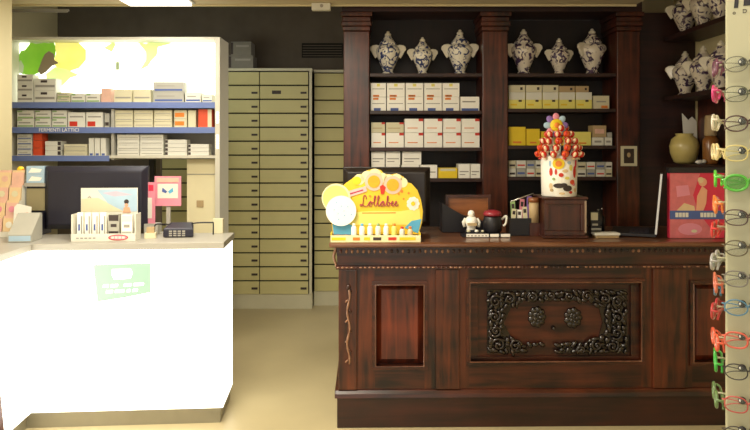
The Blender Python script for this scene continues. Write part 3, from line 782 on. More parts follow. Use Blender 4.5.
# tray
b = MB().box(lx(331), lx(420), -.04, .03, 0, .004, YEL); b.box(lx(331), lx(420), -.045, -.04, 0, lz(235), CANP)
b.box(lx(331), lx(332), -.04, .03, .004, lz(233), YEL); b.box(lx(419), lx(420), -.04, .03, .004, lz(233), YEL)
tr = b.build('tray', lo)
b = MB()
for (a, c, m_) in ((332,346,YEL), (353,360,ORANGE), (364,370,YEL), (373,381,INK), (388,396,RED), (399,415,YEL)):
    b.box(lx(a), lx(c), -.0462, -.0452, lz(240), lz(237), m_)
b.box(lx(331.5), lx(419.5), -.0451, -.0449, lz(240.4), lz(236.6), CANP)
b.build('printed_front', tr)
cols = [PURE, PURE, PURE, CARDW, PURE, PYEL, CARDW, APRI]
for q in range(8):
    px = 354 + q*8
    b = MB().lathe([(.012,0),(.0145,.02),(.0145,.066 if q < 6 else .05),(.009,.078 if q < 6 else .062)], cols[q], (0,0,0), 14); b.lathe([(.008,.078 if q < 6 else .062),(.008,.09 if q < 6 else .074)], (PURE, SKYB, PURE, GREENINK, PURE, ORANGE, RED, ORANGE)[q], (0,0,0), 12)
    p = Matrix.Rotation(R(.9), 4, 'Z') @ Vector((lx(px), -.012, 0))
    tag(b.build('candy_tube', loc=(lo.location.x + p.x, lo.location.y + p.y, ZC + .0055)), f'little candy tube in the yellow display tray, {nth(q)}', 'candy tube', 'candy tubes in the yellow display')
for q, (px, m_) in enumerate(((338, RED), (346, ORANGE))):
    b = MB().ball((0,0,.016), (.017,.014,.016), m_, 14); b.ball((.02,0,.016), (.007,.008,.007), PYEL, 8); b.ball((-.02,0,.016), (.007,.008,.007), PYEL, 8)
    p = Matrix.Rotation(R(.9), 4, 'Z') @ Vector((lx(px), -.022, 0))
    tag(b.build('wrapped_sweet', loc=(lo.location.x + p.x, lo.location.y + p.y, ZC + .0055)), f'{["red","orange"][q]} wrapped sweet at the left of the yellow tray', 'sweet')
monitor('brown black monitor turned away behind the yellow candy display', 343, 430, 167, 3.80, ZC + .004, BROWNBLK, R(-3))

# ------------------------------------------------------------------ bookcase
DBk = 4.65; sb = F / DBk
bk0, bk1 = PX(343, DBk), XR
bcx = (bk0 + bk1) / 2
bc = thing('bookcase', 'dark mahogany wall bookcase with three pilasters behind the carved counter', 'bookcase', (bcx, DBk, 0))
def qx(px): return PX(px, DBk) - bcx
def qz(py): return PZ(py, DBk)
TZ = 2.50
for k, (a, bb) in enumerate(((343.5, 369.5), (482.5, 508), (617, 640))):
    p = MB().box(qx(a), qx(bb), 0, .32, 0, qz(31), BOOKW).build('pilaster', bc, bevel=.006)
    c = MB().box(qx(a) - .006, qx(bb) + .006, -.012, .32, qz(30.8), qz(26.5), BOOKW); c.box(qx(a) - .014, qx(bb) + .014, -.026, .32, qz(26.3), qz(22), BOOKW); c.box(qx(a) - .008, qx(bb) + .008, -.016, .32, qz(21.8), qz(17), BOOKW); c.box(qx(a) - .02, qx(bb) + .02, -.034, .32, qz(16.8), qz(12.5), BOOKW)
    c.build('capital', p, bevel=.005)
MB().box(qx(342), qx(641), -.02, .32, qz(12), 2.84, BOOKX).build('cornice', bc)
MB().box(qx(369.5), qx(617.2), .30, .32, 0, qz(12.2), BOOKB).build('back_panel', bc)
MB().box(qx(640.2), XR - .004 - bcx, .06, .32, 0, qz(11), BOOKX).build('corner_panel', bc)
SB = {'L': [73, 110.5, 147.5, 178.5], 'R': [73, 108.5, 145.5, 177]}
for side, (a, bb) in (('L', (369.6, 482.4)), ('R', (508.1, 616.9))):
    for y in SB[side]:
        MB().box(qx(a), qx(bb), .012, .299, qz(y) - .026, qz(y), BOOKX).build('shelf', bc, bevel=.003)
    MB().box(qx(a), qx(bb), .012, .299, .80, .83, BOOKX).build('shelf', bc)
# picture on the right pilaster
t = thing('framed_picture', 'tiny cream framed dark picture hung on the right pilaster', 'picture', (PX(628.5, DBk), DBk - .012, PZ(166, DBk)))
b = MB()
w_, h_ = .058, .145
for r_ in ((-w_, w_, 0, .02), (-w_, w_, h_ - .02, h_), (-w_, -w_ + .02, .02, h_ - .02), (w_ - .02, w_, .02, h_ - .02)): b.box(r_[0], r_[1], 0, .011, r_[2], r_[3], CARDC)
b.build('frame', t)
b = MB().box(-w_ + .02, w_ - .02, .005, .01, .02, h_ - .02, IMGDARK); b.ball((0,.005,.08), (.014,.002,.018), CARDT, 10); b.build('image', t)

# ------------------------------------------------------------------ porcelain jars
def jar(m, label, group):
    """unit height 1"""
    t = thing('apothecary_jar', label, 'jar', (0,0,0), 0, group)
    MB().lathe([(.14,0),(.15,.03),(.11,.07),(.125,.12),(.185,.26),(.25,.41),(.28,.51),(.272,.58),(.225,.64),(.185,.66),(.19,.675)], m, seg=30).build('body', t)
    for s in (-1, 1):
        MB().prism([(s*a, c) for a, c in ((.17,.66),(.26,.69),(.35,.68),(.405,.64),(.415,.575),(.38,.53),(.345,.46),(.29,.37),(.24,.42))], -.03, .03, PORW).build('handle', t, bevel=.018)
    l = MB().lathe([(.205,.677),(.21,.69),(.195,.72),(.15,.77),(.11,.82),(.085,.855),(.09,.87)], m, seg=26).build('lid', t)
    MB().lathe([(.05,.872),(.075,.905),(.07,.935),(.035,.96),(.04,.98),(.015,1.0)], PORW, seg=16).build('knob', l)
    return t
jg = 'apothecary jars on the bookcase top shelf'
J0 = None
jars = [(388, 29, 'leftmost tall blue and white lidded jar on the left bookcase bay'), (422.5, 35, 'shorter blue and white jar between two taller ones, left bay'), (460, 27.5, 'tall blue and white lidded jar beside the middle pilaster, left bay'),
        (523.5, 27, 'tall plum and white lidded jar beside the middle pilaster, right bay'), (559, 36, 'shorter plum and white jar between two taller ones, right bay'), (592, 26.5, 'rightmost tall plum and white lidded jar on the right bay')]
JA = jar(JARM, jars[0][2], jg); JB = jar(JARP, jars[3][2], jg)
dj = DBk + .14
for k, (px, yt, lab) in enumerate(jars):
    sz = (72.8 - yt) * dj / F * 1.0
    src = JA if k < 3 else JB
    loc = (PX(px, dj), dj, qz(73) + .001)
    if k in (0, 3): src.location = loc; src.scale = (sz,)*3
    else: dup(src, loc, R((0, 6, -7, 0, 9, 27)[k]), lab, jg, sz)

# ------------------------------------------------------------------ boxes in the bookcase
db = DBk + .05
def row(spans, ytop, ybot, zb, m_pr, word, where, group, off=0, depth=.13):
    for k, (a, bb) in enumerate(spans):
        m, pr = m_pr[k % len(m_pr)] if isinstance(m_pr, list) else m_pr
        med_box(a, bb, ytop, ybot, db, zb, m, pr, f'{word}, {nth(k)} in {where}', group, 'remedy_box', depth)
    return zb + (ybot - ytop) * db / F
HA = (PURE, [(.15,.55,.0,.14,ORANGE), (.2,.5,.04,.10,INK), (.1,.9,.55,.6,GREYINK), (.4,.6,.75,.95,PYEL)])
HB = (PURE, [(.2,.65,.0,.2,BLUEINK), (.1,.9,.5,.55,GREYINK), (.15,.5,.8,.95,ORANGE)])
z0 = qz(110.5) + .0006
c5 = [(370.5,386.3),(386.7,405),(405.4,423.6),(424,442),(442.3,459.6)]
g2 = 'remedy boxes on the second shelf, left bay'
z1 = row(c5, 96.3, 110.3, z0, HB, 'white blue-footed box', 'lower row, second shelf, left wooden bay', g2)
row(c5, 82.2, 96.2, z1, HA, 'white orange-footed box', 'upper row, second shelf, left wooden bay', g2)
med_box(460.3, 479.5, 96, 110.3, db, z0, PURE, [(.05,.95,.0,.18,BLUEINK), (.1,.8,.6,.7,GREYINK)], 'lone white box at the right end, second shelf, left wooden bay', g2, 'remedy_box', .13)
z0 = qz(147.5) + .0006
g3 = 'remedy boxes on the third shelf, left bay'
HC = (PURE, [(.75,1,.82,1,RED), (.15,.7,.3,.36,ORANGE)]); HT = (CARDC, [(.75,1,.82,1,RED), (.1,.8,.4,.48,CARDT)])
c6 = [(371,385.3),(385.8,404),(404.4,423.5),(424,442.5),(443,461),(461.4,479.8)]
z1 = row(c6, 132.5, 147.3, z0, HC, 'white red-cornered box', 'lower row, third shelf, left wooden bay', g3)
for k, (a, bb) in enumerate(c6):
    m, pr = HT if k < 2 else HC
    med_box(a, bb, 122 if k < 2 else 118.3, 132.4, db, z1, m, pr, f'{"low cream" if k < 2 else "white"} red-cornered box, {nth(k)} in upper row, third shelf, left bay', g3, 'remedy_box', .13)
z0 = qz(178.5) + .0006
g4 = 'remedy boxes on the fourth shelf, left bay'
z1 = row([(371,385),(385.5,400),(401,419.5),(420,437.5)], 165, 178.3, z0, (PURE, LN), 'white box', 'lower row, fourth shelf, left wooden bay', g4)
row([(371,385),(385.5,400.5),(402,421.5)], 151.5, 164.9, z1, (PURE, LN), 'white box', 'upper row, fourth shelf, left wooden bay', g4)
med_box(438.2, 457.5, 168, 178.3, db, z0, YEL, [(.1,.9,.7,.95,CARDC)], 'yellow box on the fourth shelf, left wooden bay', g4, 'remedy_box', .13)
med_box(458.2, 470, 164, 178.3, db, z0, PURE, LN, 'white box just right of the yellow one, fourth shelf', g4, 'remedy_box', .13)
med_box(470.4, 480.4, 164, 178.3, db, z0, PURE, LN, 'white box touching the middle pilaster, fourth shelf, left bay', g4, 'remedy_box', .13)

g5 = 'remedy boxes on the second shelf, right bay'
z0 = qz(108.5) + .0006
c5 = [(508.6,525.3),(525.7,542),(542.4,558.6),(559,575.2),(575.6,592)]
HY_ = (PYEL, [(.55,.8,.42,.52,INK), (0,1,.78,1,CARDC)]); HYL = (PYEL, [(.6,.8,.42,.54,INK), (0,1,.55,1,CARDW), (.1,.5,.2,.3,YEL)])
z1 = row(c5, 91.5, 108.3, z0, HYL, 'pale yellow box', 'lower row, second shelf, right wooden bay', g5)
row(c5[:3], 84.3, 91.4, z1, (CARDC, [(.7,.85,.3,.7,INK)]), 'flat cream box', 'upper row, second shelf, right wooden bay', g5)
row([(559,575),(575.4,589)], 85.2, 91.4, z1, (CARDT, [(.7,.85,.3,.7,INK)]), 'flat tan box', 'tan pair, upper row, second shelf, right bay', g5)
med_box(593, 609.5, 95, 108.3, db, z0, CARDC, [(.5,.9,.05,.25,ORANGE), (.2,.8,.5,.6,GREYINK)], 'lone cream box at the right end, second shelf, right bay', g5, 'remedy_box', .13)
g6 = 'remedy boxes on the third shelf, right bay'
z0 = qz(145.5) + .0006
for k, (a, bb, yt, m, w_) in enumerate(((508.6,525.8,126.5,YEL,'taller yellow box at the left end'), (526.3,540,128.5,YEL,'shorter yellow box left of the lollipop bunch'), (541,571,131,YEL,'wide yellow box hidden behind the lollipop bunch'), (572,591.3,131.5,PYEL,'pale yellow box right of the lollipop bunch'))):
    med_box(a, bb, yt, 145.3, db, z0, m, [(.1,.9,.72,.92,m), (.25,.75,.12,.22,ORANGE)], w_ + ', third shelf', g6, 'remedy_box', .13)
z1 = row([(592,604),(604.4,612.3)], 137, 145.3, z0, (CARDW, [(.2,.8,.35,.6,GREYINK)]), 'small white box', 'white pair, third shelf, right wooden bay', g6, depth=.1)
med_box(592.5, 606.5, 125, 136.9, db, z1, CARDT, [(.15,.85,.3,.7,BLUSH)], 'brownish box on the white pair, third shelf, right bay', g6, 'remedy_box', .1)
med_box(607, 612.3, 132, 136.9, db, z1, CARDG, [], 'tiny grey box beside the brownish one, third shelf', g6, 'remedy_box', .1)
g7 = 'remedy boxes on the fourth shelf, right bay'
z0 = qz(177) + .0006
cL = [(508.6,516),(516.4,526),(526.4,535),(535.4,544)]; cR = [(577,586),(586.5,595.5),(596,605),(605.4,612.3)]
IN = [(.1,.9,.25,.5,INK)]; MX = [(CARDW, IN), (CARDG, [(.1,.9,.3,.55,BLUEINK)]), (CARDW, [(.1,.9,.3,.5,RED)]), (CARDC, IN)]
z1 = row(cL, 168.5, 176.8, z0, MX, 'small printed box', 'lower row left of tin, fourth shelf', g7, depth=.09); row(cL, 160.5, 168.4, z1, MX[::-1], 'small printed box', 'upper row left of tin, fourth shelf', g7, depth=.09)
z1 = row(cR, 169.5, 176.8, z0, MX, 'small printed box', 'lower row right of the tin, fourth shelf', g7, depth=.09); row(cR, 162, 169.4, z1, MX[::-1], 'small printed box', 'upper row right of the tin, fourth shelf', g7, depth=.09)

# ------------------------------------------------------------------ things on the carved counter
def onC(px, d): return (PX(px, d), d, ZC + .001)
# wooden framed board behind
d = 3.92
t = thing('wooden_tray', 'small tan wooden framed board behind the figurines', 'board', (PX(468, d), d, ZC + .004))
k_ = d / F
MB().box(-22*k_, 22*k_, 0, .012, 0, 33*k_, TANW).build('board', t)
b = MB()
for r_ in ((-22.5,22.5,31,33.5), (-22.5,-20,0,31), (20,22.5,0,31)): b.box(r_[0]*k_, r_[1]*k_, -.012, -.0005, r_[2]*k_, r_[3]*k_, PEDW)
b.build('frame', t)
b = MB().prism([(-.12, 0), (.13, 0), (.13, .06), (.0, .10), (-.12, .17)], -.05, .05, BLACK)
tag(b.build('black_case', loc=(PX(461, 3.8), 3.8, ZC + .003), rz=R(4)), 'black sloping case in front of the tan wooden board', 'case')
# white figurine, red-capped figure, dark plinth with lettered strip
d = 3.60; k_ = d / F
t = thing('trinket_display', 'low black trinket tray with white card strips at the counter front', 'display', (PX(486, d), d, ZC + .002))
MB().box(-.14, .12, -.05, .05, 0, .012, BLACK).build('tray', t)
b = MB()
for (a, c) in ((465,487),(488.5,497),(499,508)): b.box((a-486)*k_, (c-486)*k_, -.056, -.051, .002, .019, PURE)
for q in range(6): b.box((466+q*3.5-486)*k_, (468+q*3.5-486)*k_, -.0568, -.056, .006, .012, GREYINK)
b.build('card_strip', t)
b = MB().box((465-486)*k_, (484-486)*k_, -.02, .0, .0125, .035, BLACK)
b.ball(((468-486)*k_, -.022, .03), (.012,.006,.007), CARDC, 8); b.ball(((476-486)*k_, -.022, .031), (.012,.006,.008), PURE, 8); b.ball(((482-486)*k_, -.022, .03), (.008,.006,.007), CARDC, 8)
b.build('small_pieces', t)
b = MB().lathe([(.028,0),(.03,.01),(.024,.03),(.034,.055),(.036,.075),(.022,.092)], PURE, seg=20); b.ball((0,0,.108), (.02,.02,.021), PURE, 14)
for s in (-1, 1): b.tube([(s*.03,0,.08), (s*.045,-.005,.06), (s*.04,-.012,.035)], [.011,.010,.007], CARDW, 8)
b.box(-.026, .026, -.04, -.03, .045, .06, CARDT)
tag(b.build('figurine', loc=(PX(472, d), d + .03, ZC + .0145+.001)), 'small white round-headed figurine on the black trinket tray', 'figurine')
t = thing('dark_jar', 'dark round jar with red lid beside the white figurine', 'jar', (PX(493, d), d + .02, ZC + .0145))
MB().lathe([(.04,0),(.052,.015),(.055,.06),(.048,.09),(.042,.1)], BLACK, seg=24).build('body', t)
MB().lathe([(.05,.1005),(.052,.11),(.045,.125),(.02,.132)], HOTPINK if 0 else mat('red_lid', '8c2430', .35), seg=24).build('lid', t)
MB().tube(smoothpath([(.05,-.01,.08),(.075,-.02,.1),(.07,-.03,.06),(.055,-.03,.045)]), .006, CARDW, 8).build('pale_handle', t)
# holder with cards
d = 3.66; k_ = d / F
t = thing('card_holder', 'black box holder beside the wooden pedestal', 'holder', (PX(521, d), d, ZC + .003))
w_, h_ = 13.5*k_, 17*k_
b = MB().box(-w_, w_, -.05, -.045, 0, h_, BLACK); b.box(-w_, w_, .045, .05, 0, h_, BLACK); b.box(-w_, -w_ + .005, -.045, .045, 0, h_, BLACK); b.box(w_ - .005, w_, -.045, .045, 0, h_, BLACK); b.box(-w_ + .005, w_ - .005, -.045, .045, 0, .005, BLACK)
b.build('box', t)
for q, (px, y, hh, m, tl, lab) in enumerate(((511, -.03, 25, CARDC, 8, 'cream'), (514, .0, 32, GREENINK, -4, 'green'), (518, -.02, 24, PURE, 3, 'white'), (521, .02, 34, PINK, 6, 'pink'), (525, -.03, 27, CARDC, -6, 'pale'), (528.5, .01, 37, PURPLE, 3, 'violet'))):
    b = MB().box(-.013, .013, -.0015, .0015, 0, hh*k_, m); b.box(-.008, .008, -.0024, -.0015, hh*k_*.78, hh*k_*.92, INK)
    tag(b.build('leaflet', loc=(PX(px, d), d + y, ZC + .009), ry=R(tl*.6)), f'{lab} leaflet sticking up from the black box holder', 'leaflet', 'leaflets in the black holder')
b = MB().tube([((510.5-521)*k_, -.0, (30.8+.0)*k_), ((534-521)*k_, .010, 38.9*k_)], .004, SILVER, 8)
tag(b.build('pen', loc=(PX(521, d), d, ZC + .0135)), 'silver pen lying slanted across the tops of the leaflets', 'pen')
# pedestal
d = 3.52; k_ = d / F
pd = thing('pedestal_box', 'dark panelled wooden box used as pedestal for the tin', 'pedestal', (PX(565, d), d, ZC + .002))
w_, h_ = 20.5*k_, 41*k_
MB().box(-w_, w_, .012, .2, .012, h_ - .012, PEDW).build('body', pd)
b = MB()
for r_ in ((-w_, w_, .012, .04), (-w_, w_, h_ - .04, h_ - .012), (-w_, -w_ + .025, .04, h_ - .04), (w_ - .025, w_, .04, h_ - .04)): b.box(r_[0], r_[1], -.002, .0118, r_[2], r_[3], PEDW)
b.build('front_frame', pd, bevel=.003)
MB().box(-w_ - .012, w_ + .012, -.012, .21, h_ - .0118, h_, PEDW).build('lid', pd, bevel=.003)
MB().box(-w_ - .012, w_ + .012, -.012, .21, 0, .0118, PEDW).build('base', pd, bevel=.003)
MB().box(w_ - .006, w_ + .003, -.008, -.0025, .03, h_ - .02, mat('pale_edge_strip', 'a08a74', .3)).build('edge_strip', pd)
q = MB().tube([(0,0,0), (0,0,.12)], .028, CARDT, 14); q.tube([(0,-.0,.115),(0,-.0,.14)], .031, TANW, 14)
tag(q.build('rolled_paper', loc=(PX(537.5, 3.55), 3.63, ZC + .075)), 'tan paper roll standing left of the pedestal box', 'roll')
b = MB().box(-.03, .03, -.03, .03, 0, .073, PEDW); tag(b.build('wood_block', loc=(PX(537.5, 3.55), 3.63, ZC + .0015)), 'small wooden block under the tan paper roll', 'block')
ZP = ZC + .002 + h_
# tin
d = 3.60; k_ = d / F
tn = thing('sweets_tin', 'white printed tin with moustache motif on the wooden pedestal', 'tin', (PX(559, d), d, ZP + .001))
rt = 18*k_
HT_ = 40*k_
b = MB().lathe([(rt*.92,0),(rt*.95,.004),(rt,HT_),(rt*.95,HT_),(rt*.9,.01),(.001,.008)], PURE, seg=32)
b.build('body', tn)
def on_tin(b, px, py, w, h, m, n=14, off=.002):
    """small printed patch following the tin"""
    i = b.mi(m); vs = []
    for k in range(n):
        a = 2*math.pi*k/n
        u_ = (px - 559)*k_ + w*math.cos(a)*k_; z = (196.5 - py)*k_ + h*math.sin(a)*k_
        r_ = rt*(.95 + .05*z/HT_) + off
        ang = max(-1.5, min(1.5, u_ / r_))
        vs.append(b.bm.verts.new((r_*math.sin(ang), -r_*math.cos(ang), z)))
    b.bm.faces.new(vs).material_index = i
b = MB()
rr_ = random.Random(11)
on_tin(b, 553.5, 164, 6, 5.5, YEL); on_tin(b, 553.5, 164, 3.2, 3, ORANGE, off=.003)
for (px, py, w_, h_, m) in ((546,172,1.8,4,RED),(571,172,2.2,6,RED),(573,164,1.5,4,HOTPINK),(568,182,3,2.4,REDOR),(546,186,2,3,APRI),(556,175,2.4,2,RED),(566,168,2,3,PYEL),(562,178,2.5,1.5,PYEL),(572,190,2,2,APRI),(549,179,1.5,1.5,GREENINK)):
    on_tin(b, px, py, w_, h_, m)
on_tin(b, 554, 185.5, 5.5, 2.4, INK, off=.003); on_tin(b, 562.5, 188, 4.8, 3, INK, off=.0036); on_tin(b, 558.5, 184.6, 3.6, 1.8, INK, off=.004)
for (px, py, w_, h_, m) in ((545,164,1.4,3,LBLUE),(560,171,3,1.6,APRI),(570,184,2.4,1.8,PINK),(547,190,2,1.6,CARDT),(564,163,2.2,1.4,LBLUE),(557,193,3,1.2,APRI),(566,192,2,1.4,RED),(551,172,1.2,3,RED)): on_tin(b, px, py, w_, h_, m, off=.0015)
b.build('printed_motif', tn)
# lollipops
def lollipop(m1, m2, label):
    t = thing('lollipop', label, 'lollipop', (0,0,0), 0, 'lollipops in the white tin')
    MB().tube([(0,0,0), (0,0,.16)], .0022, PURE, 6).build('stick', t)
    b = MB().ball((0,0,.175), (.019,.019,.02), m1, 12)
    for q in range(3):
        a = q*2.1
        b.ball((.0125*math.cos(a), .0125*math.sin(a), .178), (.009,.009,.015), m2, 8)
    b.lathe([(.006,.155),(.013,.150),(.010,.146)], m2, seg=10)
    b.build('candy', t)
    return t
P1 = lollipop(mat('candy_red', 'cc2c20', .25, coat=.5), mat('candy_cream', 'f0d8b0', .3), 'red and cream wrapped lollipop in the bunch in the white tin')
P2 = lollipop(mat('candy_orange', 'df5c2a', .25, coat=.5), mat('candy_red', 'cc2c20'), 'orange and red wrapped lollipop in the bunch in the white tin')
cnt = 0
rl = random.Random(5)
for lvl, (npop, zz_, rad) in enumerate(((12, -.105, .118), (11, -.07, .105), (10, -.032, .09), (8, .006, .065), (4, .04, .035))):
    for q in range(npop):
        a = 2*math.pi*(q + .5*(lvl % 2))/npop
        root = Vector((tn.location.x + .35*rt*math.cos(a)*.6, d + .35*rt*math.sin(a)*.6, ZP + .07 + .02*lvl))
        head = Vector((tn.location.x + rad*math.cos(a), d + rad*math.sin(a), ZP + HT_ + .115 + zz_))
        src = P1 if (q + lvl) % 3 else P2
        o = dup(src, root, 0) if cnt > 1 or src['label'] in () else None
        if o is None: o = dup(src, root, 0)
        v_ = head - root
        o.rotation_mode = 'QUATERNION'; o.rotation_quaternion = Vector((0,0,1)).rotation_difference(v_)
        o.location = head - v_.normalized() * .175
        cnt += 1
for src in (P1, P2):
    for ch in list(src.children): bpy.data.objects.remove(ch)
    bpy.data.objects.remove(src)
# flower topper
fl = thing('flower_pick', 'purple petalled yellow flower pick on top of the lollipop bunch', 'flower pick', (tn.location.x - 4*k_, d, ZP + .05))
zf = (196.5 - 126)*k_ - .05
MB().tube([(0,0,-.03), (0,0,zf)], .003, GREEN, 6).build('stem', fl)
b = MB()
for k in range(8):
    a = k*math.pi/4; b.ball((.046*math.cos(a), -.02, zf + .046*math.sin(a)), (.024,.008,.019), (PURPLE, LBLUE, PINK)[k % 3], 12, -a)
b.build('petals', fl)
MB().ball((0,-.03,zf), (.036,.012,.036), YEL, 16).build('flower_centre', fl)
MB().ball((0,-.042,zf), (.016,.005,.016), ORANGE, 12).build('flower_eye', fl)

# clutter right of the pedestal
d = 3.64; k_ = d / F
b = MB().box(-.03, .03, -.03, .03, 0, .05, BLACK); b.box(-.028, .028, -.031, -.03, .03, .042, CARDG)
b.box(-.026, .026, -.02, .02, .0505, .075, BLACK); b.box(-.02, .012, -.0215, -.02, .055, .066, CARDG); b.box(-.025, .02, -.015, .015, .0755, .13, BLACK); b.box(-.026, .014, -.0165, -.015, .085, .128, CARDC)
tag(b.build('stamp_stack', loc=(PX(594.5, d), d, ZC + .003)), 'stack of black stamp pads with pale labels right of pedestal', 'stamp stack')
b = MB().box(-.062, .062, -.03, .03, 0, .014, CARDT); b.box(-.07, .068, -.034, .03, .0145, .026, CARDW)
tag(b.build('notepad', loc=(PX(606, 3.55), 3.555, ZC + .002), rz=R(3)), 'low pad of white paper slips right of the pedestal', 'notepad')
b = MB().lathe([(.03,0),(.03,.09),(.014,.105),(.014,.135)], BLACK, seg=18); b.ball((.012,-.014,.138), (.006,.004,.004), SILVER, 8); b.ball((-.01,-.012,.132), (.006,.004,.004), SILVER, 8)
tag(b.build('dark_bottle', loc=(PX(606, d), 3.75, ZC + .003)), 'small dark bottle behind the white notepad', 'bottle')

# laptop seen from its side
hx_, hy_ = PX(656, 3.66), 3.66
lp = thing('laptop', 'black laptop open side-on with a bright screen edge', 'laptop', (hx_ - .118*.915, hy_ + .118*.403, ZC + .004), R(-113.8))
MB().box(-.16, .16, -.12, .12, 0, .018, BLACK).build('keyboard_base', lp, bevel=.004)
b = MB()
for i in range(4):
    for j in range(10): b.box(-.13 + j*.026, -.108 + j*.026, -.02 + i*.026, .002 + i*.026, .0182, .0205, NAVY)
b.build('keys', lp)
sc_ = MB().box(-.16, .16, -.006, .006, 0, .33, BLACK).build('screen_lid', lp, loc=(0, .118, .019), rx=R(-5), bevel=.003)
MB().box(-.15, .15, -.0072, -.0062, .012, .32, IMGDARK).build('display', sc_)
MB().box(.1605, .166, -.006, .004, 0, .333, SILVER).build('bright_edge', sc_)

# pink picture box at the right
d = 3.52; k_ = d / F
pb = thing('poster_box', 'pink and red display box with printed figure and blue lettered band', 'display', (PX(697, d), d, ZC + .002))
w_ = 27.5*k_; h_ = 65*k_
MB().box(-w_, w_, .0, .03, 0, h_, HOTPINK).build('box', pb)
MB().box(-w_ - .004, w_ + .004, -.002, .034, h_ + .0005, h_ + .03, BLACK).build('dark_top', pb)
b = MB(); 
def pz(py): return (238 - py)*k_
def pxx(px): return (px - 697)*k_
b.prism([(pxx(670), pz(238)), (pxx(670), pz(173.5)), (pxx(700), pz(173.5)), (pxx(693), pz(195)), (pxx(698), pz(212)), (pxx(712), pz(230)), (pxx(712), pz(238))], -.0012, -.0002, mat('rose_print', 'cf6f74', .5, var=.3, scale=25))
b.prism([(pxx(676), pz(186)), (pxx(688), pz(185)), (pxx(690), pz(195)), (pxx(677), pz(197))], -.002, -.0012, PINK)
b.disc(pxx(702.5), pz(182), 4.2*k_, -.003, -.0012, SKIN, 18); b.disc(pxx(700.5), pz(180), 3*k_, -.0036, -.003, APRI, 14)
b.prism([(pxx(696), pz(211)), (pxx(697), pz(196)), (pxx(702), pz(186)), (pxx(707), pz(190)), (pxx(706), pz(203)), (pxx(703), pz(211))], -.003, -.0012, SKIN)
b.prism([(pxx(676), pz(211)), (pxx(684), pz(203)), (pxx(694), pz(206)), (pxx(695), pz(211))], -.0025, -.0012, APRI)
b.disc(pxx(716), pz(202), 4*k_, -.0022, -.0012, PINK, 14, 6*k_); b.disc(pxx(690), pz(229), 12*k_, -.002, -.0012, PINK, 18, 6*k_)
b.disc(pxx(694), pz(231), 3*k_, -.003, -.002, CARDC, 10, 1.6*k_)
b.build('printed_picture', pb)
b = MB().box(pxx(669.6), pxx(724.4), -.004, -.0012, pz(219), pz(210.5), BLUEINK)
for (a, c) in ((675,678),(678.6,681.4),(682,684.6),(685.2,688),(700,702.8),(703.4,706),(706.6,709.4),(710,712.6),(713.2,715.6)): b.box(pxx(a), pxx(c), -.005, -.004, pz(217), pz(212.5), CARDW)
b.build('lettered_band', pb)

# ------------------------------------------------------------------ right wall shelves
ws = thing('wall_shelf', 'dark open wall shelves along the cream right wall', 'shelf', (2.28, 4.1, PZ(166, 4.65)))
zb_ = ws.location.z
y0_, y1_ = 3.3 - 4.1, 4.645 - 4.1
for z in (1.37, 1.85, 2.28):
    MB().box(-.18, .078, y0_, y1_, z - .03 - zb_, z - zb_, BOOKX).build('shelf', ws, bevel=.003)
MB().box(.062, .077, y0_, y1_, 1.3705 - zb_, 1.8195 - zb_, BOOKW).build('back_board', ws)
MB().box(-.10, .078, y0_ - .03, y0_ - .0005, 1.33 - zb_, 2.5 - zb_, BOOKX).build('end_panel', ws)
jl = 'apothecary jars on the right wall shelves'
ys = (4.54, 4.29, 4.07)
nm = ('farthest from the viewer', 'middle of three', 'nearest, cut by the eyewear rack')
for lev, (z, hgt) in enumerate(((1.85, .315), (2.28, .315))):
    for k, y in enumerate(ys):
        dup(JB, (2.20, y, z + .001), R(-26 + 5*k), f'lidded porcelain jar on the {["lower","top"][lev]} right wall shelf, {nm[k]}', jl, hgt)
b = MB().lathe([(.05,0),(.07,.012),(.092,.07),(.098,.12),(.085,.17),(.055,.195),(.06,.21)], VASEY, seg=26)
tag(b.build('yellow_vase', loc=(2.175, 4.50, 1.371)), 'squat pale yellow vase on the lowest right wall shelf', 'vase')
b = MB().prism([(-.045,0),(.045,0),(.05,.30),(.02,.335),(-.01,.31),(-.05,.36)], -.005, .005, PURE); b.box(-.03, .03, -.006, -.005, .15, .16, GREYINK)
tag(b.build('white_card', loc=(2.285, 4.62, 1.372), rx=R(-6)), 'tall white notched card leaning behind the yellow vase', 'card')
t = thing('amber_glass_jar', 'tall amber glass jar on the lowest right wall shelf', 'jar', (2.265, 4.32, 1.371))
MB().lathe([(.045,0),(.05,.02),(.05,.16),(.035,.19)], AMBER, seg=22).build('body', t)
MB().lathe([(.036,.1905),(.04,.2),(.036,.32),(.03,.33)], CARDT, seg=22).build('neck', t)
b = MB().ball((0,0,.015), (.03,.015,.014), PURE, 12); b.ball((.03,0,.018), (.016,.012,.014), CARDW, 10)
tag(b.build('white_trinket', loc=(2.17, 4.28, 1.372)), 'tiny white trinket at the front of the lowest wall shelf', 'trinket')

# ------------------------------------------------------------------ eyewear rack
dR = 1.40
th = -math.atan2(725.5 - HX, F)
rk = thing('eyewear_rack', 'white eyewear display tower with pegs at the right edge', 'rack', (PX(725.5, dR), dR, 0), th)
MB().box(0, .42, 0, .32, .0, 2.05, RACKW).build('tower', rk, bevel=.004)
MB().box(-.01, .43, -.012, .33, 2.052, 2.1, RACKW).build('cap', rk)
def rz_(py): return EYE - (py - HY) * dR / F
SH_ = dR / F
b = MB().prism([(.016, rz_(9)), (.024, rz_(9)), (.027, rz_(-9)), (.019, rz_(-9))], -.002, -.0005, BLACK)
b.prism([(.034, rz_(7.5)), (.050, rz_(7.5)), (.050, rz_(-9)), (.036, rz_(-9))], -.002, -.0005, BLACK)
b.build('big_lettering', rk)
text_mesh('o', .012, INK, 'small_lettering', rk, (.0165, -.001, rz_(13.5)), .0006)
text_mesh('D', .012, INK, 'small_lettering', rk, (.0365, -.001, rz_(13)), .0006)
MB().box(.0478, .0495, -.001, -.0002, .2, 1.95, DFRAME).build('panel_joint', rk)
